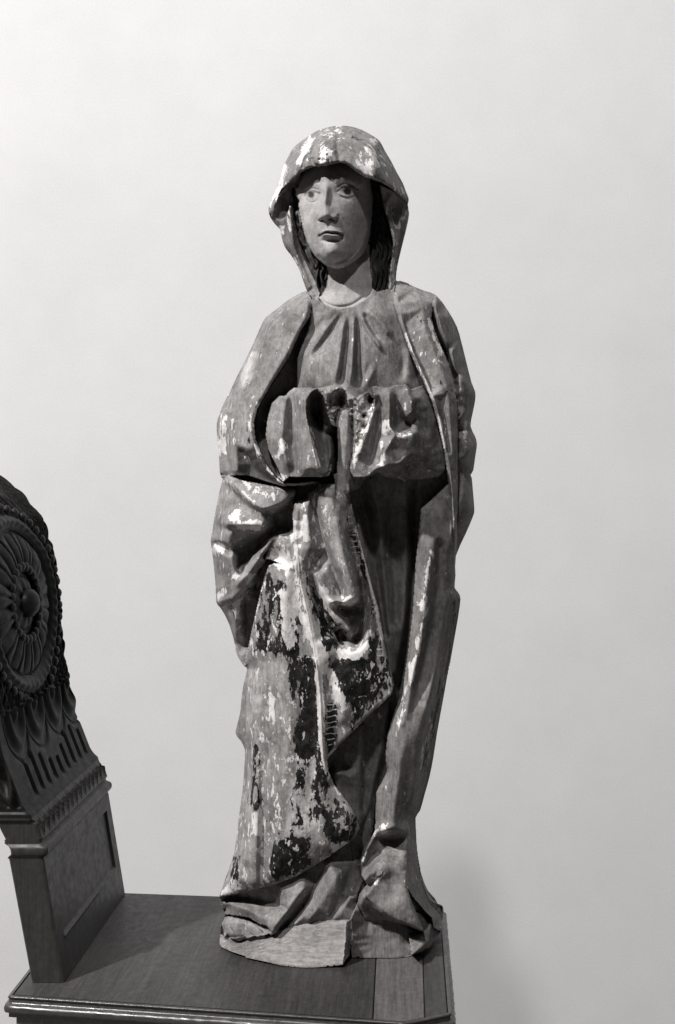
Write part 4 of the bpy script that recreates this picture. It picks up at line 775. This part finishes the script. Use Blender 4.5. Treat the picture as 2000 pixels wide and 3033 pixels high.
for p, wd, h in (([(600, 160), (565, 240), (520, 330), (470, 430)], 9, 12), ([(640, 180), (600, 270), (575, 350), (600, 400)], 9, -16), ([(720, 110), (690, 200), (700, 290), (690, 370)], 12, 13), ([(800, 130), (780, 220), (790, 310), (800, 365)], 9, -12), ([(560, 290), (520, 370), (515, 420)], 6, -11),
                 ([(860, 130), (980, 210), (1040, 290), (1070, 400), (1090, 480)], 11, 11), ([(1060, 180), (1100, 270), (1130, 380), (1150, 500)], 9, -8), ([(480, 250), (420, 360), (370, 470), (310, 600)], 8, 10), ([(440, 300), (390, 400), (350, 520)], 6, -7),
                 ([(590, 330), (600, 380), (640, 395)], 6, -10), ([(700, 300), (715, 350), (712, 390)], 4, -9), ([(750, 270), (770, 320), (780, 370)], 9, 6), ([(640, 335), (660, 360), (690, 340)], 6, -9)):
    stroke(C1, p, wd, h)
# inside of the hood on the left
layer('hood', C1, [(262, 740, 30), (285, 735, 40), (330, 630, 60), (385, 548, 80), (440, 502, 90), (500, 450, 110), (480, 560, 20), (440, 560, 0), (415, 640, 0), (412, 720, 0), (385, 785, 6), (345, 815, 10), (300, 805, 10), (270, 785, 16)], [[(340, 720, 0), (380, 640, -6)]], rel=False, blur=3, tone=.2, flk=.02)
INH = cur.copy()

weld(C2, [(720, 1130), (815, 1130), (815, 1290), (700, 1290)], 5)
weld(C46, [(440, 930), (820, 900), (830, 1120), (500, 1140), (420, 1180)], 5); weld(L1, [(760, 640), (990, 620), (1000, 860), (720, 860)], 4)
# ---------------------------------------------------------------- silhouettes roll back, tool marks
q_ = np.sqrt(np.clip(1 - (1 - np.clip(DS / 46, 0, 1)) ** 2, 0, 1)); notbase = (LB != lab('base')) & (LB != lab('shoe')); low = np.clip((2640 - PYg) / 120, 0, 1)
q_ = 1 - (1 - q_) * low
D = np.where(notbase, D * q_ + (q_ - 1) * 18, D)
rough = .35 * vnoise(13, 11, 2) + .3 * vnoise(6, 12, 2.5) + .9 * vnoise(34, 13, 2.2)
rough *= np.where((LB == lab('face')) | (LB == lab('neck')), .35, 1.)
D += rough
# base and feet may not sink under the table: the depth of the table plane along each ray
dtab = (Y0 - HC * F / np.maximum(PYg - PY, 1)) / K
D = np.where(PYg > PY + 900, np.maximum(D, dtab + .0), D)

#==PAINT
# ---------------------------------------------------------------- paint losses and local tones (colour only)
cur = INS
def area(cv, poly, arr, val, mask=None, soft=8):
    p = cv(poly); sl = bbox(p, 30); d, _, _ = polydist(p + [p[0]], PXg[sl], PYg[sl]); i_ = inside(p, PXg[sl], PYg[sl])
    k_ = np.clip(.5 + np.where(i_, d, -d) / (2 * soft), 0, 1); mk = (INS if mask is None else mask)[sl]
    arr[sl] = np.where(mk, arr[sl] * (1 - k_) + val * k_, arr[sl])
def line_flk(cv, pts, wd, amt, mask=None, arr=FLK): stroke(cv, pts, wd * 1.25, amt * 1.4, 'g', mask=INS if mask is None else mask, arr=arr)
# apron: dark ground bared
area(C3, [(340, 560), (420, 590), (480, 640), (520, 700), (560, 1000), (600, 1218), (510, 1218), (440, 1020), (290, 980), (300, 760)], DRK, .60, APM, 26)
area(C4, [(510, 0), (640, 0), (650, 300), (660, 520), (720, 700), (850, 900), (820, 980), (690, 1070), (640, 800), (600, 560), (520, 560), (470, 420), (540, 280), (550, 180)], DRK, .66, APM, 14)
area(C4, [(690, 700), (790, 790), (850, 900), (820, 980), (700, 1060), (650, 900), (640, 780)], DRK, .52, APM, 8)
area(C45, [(700, 600), (860, 540), (1000, 560), (1000, 820), (820, 930), (680, 985), (640, 900), (640, 750)], DRK, .74, APM, 9)
area(C4, [(270, 470), (310, 470), (330, 520), (320, 580), (310, 680), (330, 800), (300, 840), (250, 800), (245, 740), (275, 640)], DRK, .60, APM, 7)
area(C45, [(300, 740), (345, 745), (345, 1000), (330, 1040), (230, 1040), (250, 900)], DRK, .58, APM, 6)
area(C3, [(560, 560), (640, 620), (740, 760), (800, 940), (760, 990), (1000, 1218), (640, 1218), (600, 900)], DRK, .60, APM, 26)
area(C4, [(760, 0), (1010, 0), (1045, 150), (930, 290), (820, 400), (790, 230)], DRK, .66, APM, 14)
area(C3, [(780, 120), (830, 260), (920, 600), (1000, 1000), (1045, 1150), (860, 1218), (900, 960), (920, 760), (840, 450), (790, 300)], DRK, .62, APM, 13)
area(C3, [(780, 120), (830, 240), (920, 600), (1010, 1020), (1045, 1160), (950, 1180), (930, 800), (850, 520), (780, 400)], CRK, .55, APM, 10)
area(C3, [(640, 80), (790, 60), (790, 520), (740, 520), (680, 330)], TONE, .44, APM, 10)  # tongue paler: worn paint, with its lit facet painted into the tone
area(C3, [(640, 80), (790, 60), (790, 520), (740, 520), (680, 330)], CRK, .35, APM, 8)
area(C4, [(860, 80), (1000, 60), (1040, 160), (900, 300), (820, 280)], CRK, .40, APM, 10); area(C4, [(670, 240), (740, 240), (750, 420), (690, 520), (660, 400)], CRK, .62, APM, 8); area(C4, [(670, 240), (740, 240), (750, 420), (690, 520), (660, 400)], DRK, .6, APM, 5)
# pale zones
area(C4, [(240, 40), (490, 0), (520, 200), (470, 420), (440, 700), (400, 1000), (330, 1218), (160, 1218), (240, 700)], TONE, .38, APM, 14)
area(C4, [(520, 560), (610, 560), (640, 780), (640, 900), (560, 950), (440, 980), (470, 740)], TONE, .60, APM, 8)
area(C4, [(520, 560), (610, 560), (640, 780), (640, 900), (560, 950), (480, 980), (480, 740)], DRK, .44, APM, 8)
area(C4, [(360, 180), (400, 200), (390, 360), (365, 360)], FLK, .7, APM, 3); area(C4, [(270, 840), (325, 820), (320, 970), (270, 960)], FLK, .6, APM, 4)
area(C4, [(280, 260), (330, 270), (325, 420), (290, 430)], TONE, .48, APM, 5)
for p in ([(420, 640), (450, 700), (470, 850), (500, 950)], [(430, 430), (450, 500), (520, 720), (600, 900)], [(600, 780), (640, 950), (660, 1100)]): line_flk(C3, p, 16, .30, APM)
line_flk(C3, [(360, 430), (420, 440), (470, 520)], 20, .36); line_flk(C3, [(640, 620), (700, 730), (800, 860)], 10, .42); line_flk(C3, [(740, 960), (780, 995), (850, 995), (900, 930)], 8, .5); line_flk(C3, [(760, 700), (840, 690), (835, 620)], 10, .42)
line_flk(C3, [(510, 250), (510, 330), (530, 360)], 12, .46, APM); line_flk(C3, [(560, 220), (570, 380)], 8, .46, APM); line_flk(C3, [(580, 470), (640, 500)], 12, .30)
line_flk(C3, [(510, 380), (560, 650), (620, 1000), (640, 1218)], 7, .34, APM); line_flk(C4, [(640, 100), (655, 480), (700, 660)], 7, .36, APM); line_flk(C4, [(690, 60), (740, 180), (780, 300)], 12, .36, APM); line_flk(C4, [(680, 1010), (760, 1040), (780, 1000)], 12, .34, APM)
line_flk(C4, [(660, 540), (780, 460), (1020, 220)], 5, .3, APM); line_flk(C3, [(860, 350), (900, 520), (940, 690), (980, 900)], 6, .34, APM)
line_flk(C45, [(170, 1090), (280, 1040), (340, 960)], 12, .30, APM); line_flk(C45, [(545, 0), (550, 1020)], 5, .22, APM)
area(C45, [(540, 250), (780, 100), (790, 400), (700, 600), (660, 980), (560, 1010)], TONE, .27, APM, 8)
# left bunch
for p, wd, a in (([(220, 540), (340, 490), (400, 560), (600, 620), (630, 650)], 14, .40), ([(280, 610), (600, 640)], 9, .4), ([(40, 840), (120, 900), (180, 920)], 14, .46), ([(280, 1180), (340, 1220)], 12, .4), ([(120, 1370), (170, 1430)], 16, .42), ([(440, 1320), (540, 1160)], 14, .26), ([(270, 1480), (330, 1600), (310, 1720)], 16, .34), ([(130, 30), (400, 270), (600, 420)], 8, .2), ([(500, 170), (680, 250), (870, 190)], 9, .26), ([(300, 20), (400, 90), (500, 200)], 4, .4)):
    line_flk(L1, p, wd, a, LBUN)
area(L1, [(250, 1450), (370, 1500), (350, 1700), (290, 1850), (250, 1640)], DRK, .46, LBUN, 8); area(L1, [(420, 1400), (600, 1080), (640, 1060), (540, 1400), (400, 1560)], DRK, .44, LBUN, 8)
area(L1, [(160, 1000), (220, 960), (260, 1150), (340, 1230), (230, 1310), (150, 1270)], TONE, .24, LBUN, 5); area(L1, [(330, 300), (480, 380), (590, 460), (600, 560), (380, 560), (230, 520), (260, 430)], TONE, .29, LBUN, 4); area(L1, [(440, 130), (700, 140), (900, 180), (760, 260), (600, 260), (500, 200)], TONE, .30, LBUN, 4)
area(L1, [(60, 950), (170, 940), (150, 1400), (90, 1480)], TONE, .29, LBUN, 5)
# left mantle and lower edge
area(C2, [(270, 370), (308, 375), (290, 470), (265, 540), (215, 570), (210, 500), (240, 430)], TONE, .52, LM, 3)
area(C2, [(200, 640), (235, 650), (240, 760), (250, 900), (200, 895), (190, 760)], TONE, .40, LM, 2)
area(C2, [(185, 900), (260, 910), (290, 850), (340, 950), (420, 1080), (300, 1070), (190, 1030)], TONE, .12, LM, 4)
area(C2, [(235, 740), (270, 760), (262, 880), (240, 870)], DRK, .5, LM, 4)
area(C2, [(155, 740), (178, 735), (178, 880), (160, 890)], FLK, .6, LM, 3); line_flk(C2, [(120, 700), (110, 800), (100, 950)], 12, .38, LM); line_flk(C2, [(310, 640), (275, 760), (290, 870), (340, 980), (420, 1070)], 7, .30, LM); line_flk(C2, [(420, 1040), (460, 1080)], 14, .4)
area(C2, [(330, 300), (460, 330), (330, 560), (250, 560)], TONE, .25, LM, 10); line_flk(C2, [(520, 240), (420, 430), (360, 540)], 14, .16, LM)
# sleeves
line_flk(C2, [(432, 840), (425, 900), (400, 960)], 8, .5, SL); line_flk(C2, [(578, 760), (605, 880), (640, 1010)], 6, .4, SL | (LB == lab('sleeve'))); line_flk(C2, [(440, 850), (450, 950)], 3, .2, SL); area(C2, [(445, 840), (520, 820), (530, 1050), (450, 1040), (420, 930)], TONE, .20, SL, 8)
line_flk(C2, [(1000, 740), (1000, 830)], 11, .44, SR); line_flk(C2, [(1060, 840), (1150, 830)], 9, .42, SR); line_flk(C2, [(1040, 940), (1070, 860)], 6, .3, SR); line_flk(C2, [(940, 640), (880, 820), (815, 1030)], 7, .42, SR | PLS); line_flk(C2, [(980, 850), (985, 960), (945, 1005)], 6, .3, SR); line_flk(C2, [(1110, 640), (1110, 700)], 4, .3, SR)
area(C2, [(960, 600), (1050, 600), (1050, 700), (960, 730)], TONE, .24, SR, 8)
blob(C2, (1240, 1022), 14, 11, .6, arr=FLK, mask=INS)
# right mantle
area(C2, [(1175, 450), (1240, 500), (1300, 560), (1308, 660), (1260, 640), (1220, 550)], TONE, .38, RM, 3); area(C2, [(1305, 590), (1372, 570), (1370, 640), (1350, 690), (1320, 650)], DRK, .52, RM, 4)
line_flk(C2, [(1090, 240), (1170, 440), (1260, 650), (1330, 930)], 5, .34, RM); line_flk(C2, [(1240, 180), (1290, 330), (1340, 450)], 12, .26, RM); line_flk(C2, [(1300, 740), (1340, 900)], 10, .24, RM)

area(C2, [(1392, 680), (1412, 680), (1410, 770), (1395, 780)], DRK, .5, rightc, 3); line_flk(C2, [(1400, 560), (1400, 640)], 8, .3, rightc); line_flk(C2, [(1440, 740), (1430, 850)], 6, .32, rightc)
# right hanging cloak ridge flakes
for cvp in ((C3, [(1260, 400), (1225, 600), (1195, 850), (1160, 1050), (1130, 1150)]),): line_flk(cvp[0], cvp[1], 10, .34, RC)
line_flk(C4, [(1140, 0), (1130, 120), (1090, 240), (1050, 430)], 8, .30, RC); line_flk(C4, [(1290, 300), (1210, 500), (1190, 620)], 9, .24, RC); area(C4, [(1290, 100), (1320, 120), (1280, 400), (1215, 600), (1190, 590), (1240, 350)], DRK, .44, RC, 6)
area(C3, [(1375, 650), (1408, 690), (1385, 850), (1340, 1100), (1320, 1218), (1300, 1218), (1350, 900)], DRK, .45, RC, 6); line_flk(C4, [(970, 900), (990, 940), (930, 960)], 12, .34, RC); line_flk(C4, [(900, 1050), (870, 1110)], 7, .4, RC); line_flk(C5, [(1010, 270), (1040, 240)], 10, .4)
area(C46, [(430, 1200), (590, 1060), (700, 1100), (760, 1240), (640, 1260), (450, 1240)], TONE, .2, None, 5); area(C46, [(480, 640), (540, 640), (540, 690), (460, 680)], FLK, .5, RC, 4)
# hood
for p, wd, a in (([(585, 160), (540, 270), (470, 400)], 9, .44), ([(390, 370), (340, 500), (280, 660)], 9, .40), ([(700, 230), (690, 300), (690, 380)], 18, .40), ([(640, 150), (740, 130), (830, 110)], 18, .20), ([(980, 240), (1050, 310), (1090, 420)], 16, .32), ([(920, 330), (1000, 440), (1080, 480)], 14, .30), ([(1200, 540), (1300, 620)], 12, .22), ([(1040, 170), (1090, 220)], 8, .3), ([(420, 500), (300, 620), (262, 720)], 6, .28)):
    line_flk(C1, p, wd, a, HD)
area(C1, [(830, 140), (960, 150), (1060, 260), (1000, 380), (900, 330), (840, 250)], DRK, .33, HD, 12); area(C1, [(1090, 220), (1180, 330), (1230, 460), (1150, 430), (1090, 330)], DRK, .30, HD, 10)
for p, wd, a in (([(1190, 880), (1220, 980), (1230, 1020)], 8, .40), ([(1290, 780), (1240, 880)], 10, .30), ([(1215, 1100), (1205, 1330)], 9, .30), ([(1240, 720), (1160, 720)], 6, .2), ([(350, 850), (360, 930)], 9, .36), ([(410, 740), (425, 930)], 6, .34), ([(440, 1100), (470, 1160)], 8, .4), ([(490, 1160), (530, 1280)], 5, .26)): line_flk(C1, p, wd, a, (LB == lab('veil')))
# bare wood base: paler end grain
area(C5, [(940, 360), (1050, 440), (1285, 545), (1290, 650), (1000, 682), (884, 680), (880, 470)], TONE, .26, LB == lab('base'), 3)
DRK[APM & (DRK > .3)] += .04; FLK[APM & (DRK > .5) & (FLK < .4)] = .22
TONE *= np.clip(1 + .16 * vnoise(60, 21, 1.6) + .14 * vnoise(22, 22, 1.5) + .08 * vnoise(9, 23), .5, 1.6)
for a_ in (TONE,): a_[:] = mblur(a_, INS, 1, 1)

#==MESH
# ---------------------------------------------------------------- turn the fields into solid meshes
ST = thing('wooden_statue', 'worn painted wooden statue of a standing hooded woman on the table', 'statue')
SB = Vector((-.1, 1.30, TZ)); ST.location = SB
idx = -np.ones((NY, NX), int); ii = np.argwhere(INS); idx[INS] = np.arange(len(ii)); nV = len(ii)
q00 = idx[:-1, :-1]; q01 = idx[:-1, 1:]; q11 = idx[1:, 1:]; q10 = idx[1:, :-1]
ok = (q00 >= 0) & (q01 >= 0) & (q11 >= 0) & (q10 >= 0)
Q = np.stack([q00[ok], q10[ok], q11[ok], q01[ok]], -1)          # seen from the front
e = np.concatenate([Q[:, [0, 1]], Q[:, [1, 2]], Q[:, [2, 3]], Q[:, [3, 0]]]); key_ = e[:, 0].astype(np.int64) * nV + e[:, 1]; rk = e[:, 1].astype(np.int64) * nV + e[:, 0]
bnd = e[~np.isin(key_, rk)]
px = WX[INS]; py = WY[INS]; d = D[INS]
bi = np.unique(bnd); X_, Y_ = PXg[INS][bi], PYg[INS][bi]; best = np.full(X_.shape, 1e9); nx_, ny_ = X_.copy(), Y_.copy(); rr = OUT + [OUT[0]]
for p, q in zip(rr, rr[1:]):
    dx, dy = q[0] - p[0], q[1] - p[1]; l2 = dx * dx + dy * dy
    if l2 == 0: continue
    t = np.clip(((X_ - p[0]) * dx + (Y_ - p[1]) * dy) / l2, 0, 1); cx = p[0] + t * dx; cy = p[1] + t * dy; dd = np.hypot(X_ - cx, Y_ - cy); k = dd < best
    best = np.where(k, dd, best); nx_ = np.where(k, cx, nx_); ny_ = np.where(k, cy, ny_)
px[bi] = nx_; py[bi] = ny_
ny2 = np.maximum(py - PY, 1); tz = (Y0 - HC * F / ny2) / K; d = np.where(py > PY + 900, np.maximum(d, tz), d)
def world(px, py, d):
    y = Y0 - d * K; return np.stack([(px - PX) / F * y - SB.x, y - SB.y, CZ + (PY - py) / F * y - SB.z], -1)
Vf = world(px, py, d)
ds = np.clip(DS[INS] / 130, 0, 1); back = 20 + 105 * np.sqrt(1 - (1 - ds) ** 2)
yb = Y0 + back * K; Vb = np.stack([(px - PX) / F * (Vf[:, 1] + SB.y) - SB.x, yb - SB.y, CZ + (PY - py) / F * (Vf[:, 1] + SB.y) - SB.z], -1); Vb[:, 0] = Vf[:, 0]
Vb[:, 2] = np.maximum(Vb[:, 2], .0015)
Vf[:, 2] = np.maximum(Vf[:, 2], .0008)
lbv = LB[INS]; dq = d[Q]; ql = lbv[Q][np.arange(len(Q)), dq.argmax(1)]
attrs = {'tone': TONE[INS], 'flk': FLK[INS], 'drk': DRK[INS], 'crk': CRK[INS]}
def build(name, quads, V, material, at=None, lab_=None):
    u, inv = np.unique(quads.ravel(), return_inverse=True)
    o = fast_mesh(name, V[u], inv.reshape(-1, 4), material, ST)
    if lab_: o['label'] = lab_
    for k_, a in (at or {}).items():
        t = o.data.attributes.new(k_, 'FLOAT', 'POINT'); t.data.foreach_set('value', a[u].astype(np.float32))
    return o
for n_, l_ in LAB.items():
    qs = Q[ql == l_]
    if not len(qs): continue
    if n_ == 'sleeve':
        mid = px[qs[:, 0]] < 780 + 870 * .2551
        build('sleeve', qs[mid], Vf, M_paint, attrs); build('sleeve', qs[~mid], Vf, M_paint, attrs); continue
    if n_ == 'base':
        lft = (px[qs[:, 0]] < 1030) & (py[qs[:, 0]] > 2720)
        build('base_block', qs[lft], Vf, M_basewood); build('base_block', qs[~lft], Vf, M_basewood2); continue
    if n_ == 'veil':
        lft = px[qs[:, 0]] < 1000
        build('veil', qs[lft], Vf, M_paint, attrs); build('veil', qs[~lft], Vf, M_paint, attrs); continue
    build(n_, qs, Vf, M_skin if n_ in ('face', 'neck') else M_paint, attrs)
# back shell and rim
Vall = np.concatenate([Vf, Vb]); Qb = Q[:, ::-1] + nV
rim_ = np.stack([bnd[:, 1], bnd[:, 0], bnd[:, 0] + nV, bnd[:, 1] + nV], -1)
at2 = {k_: np.concatenate([a, a * 0 + (.22 if k_ == 'tone' else (.1 if k_ != 'crk' else -.5))]) for k_, a in attrs.items()}
build('back', np.concatenate([Qb, rim_]), Vall, M_paint, at2)
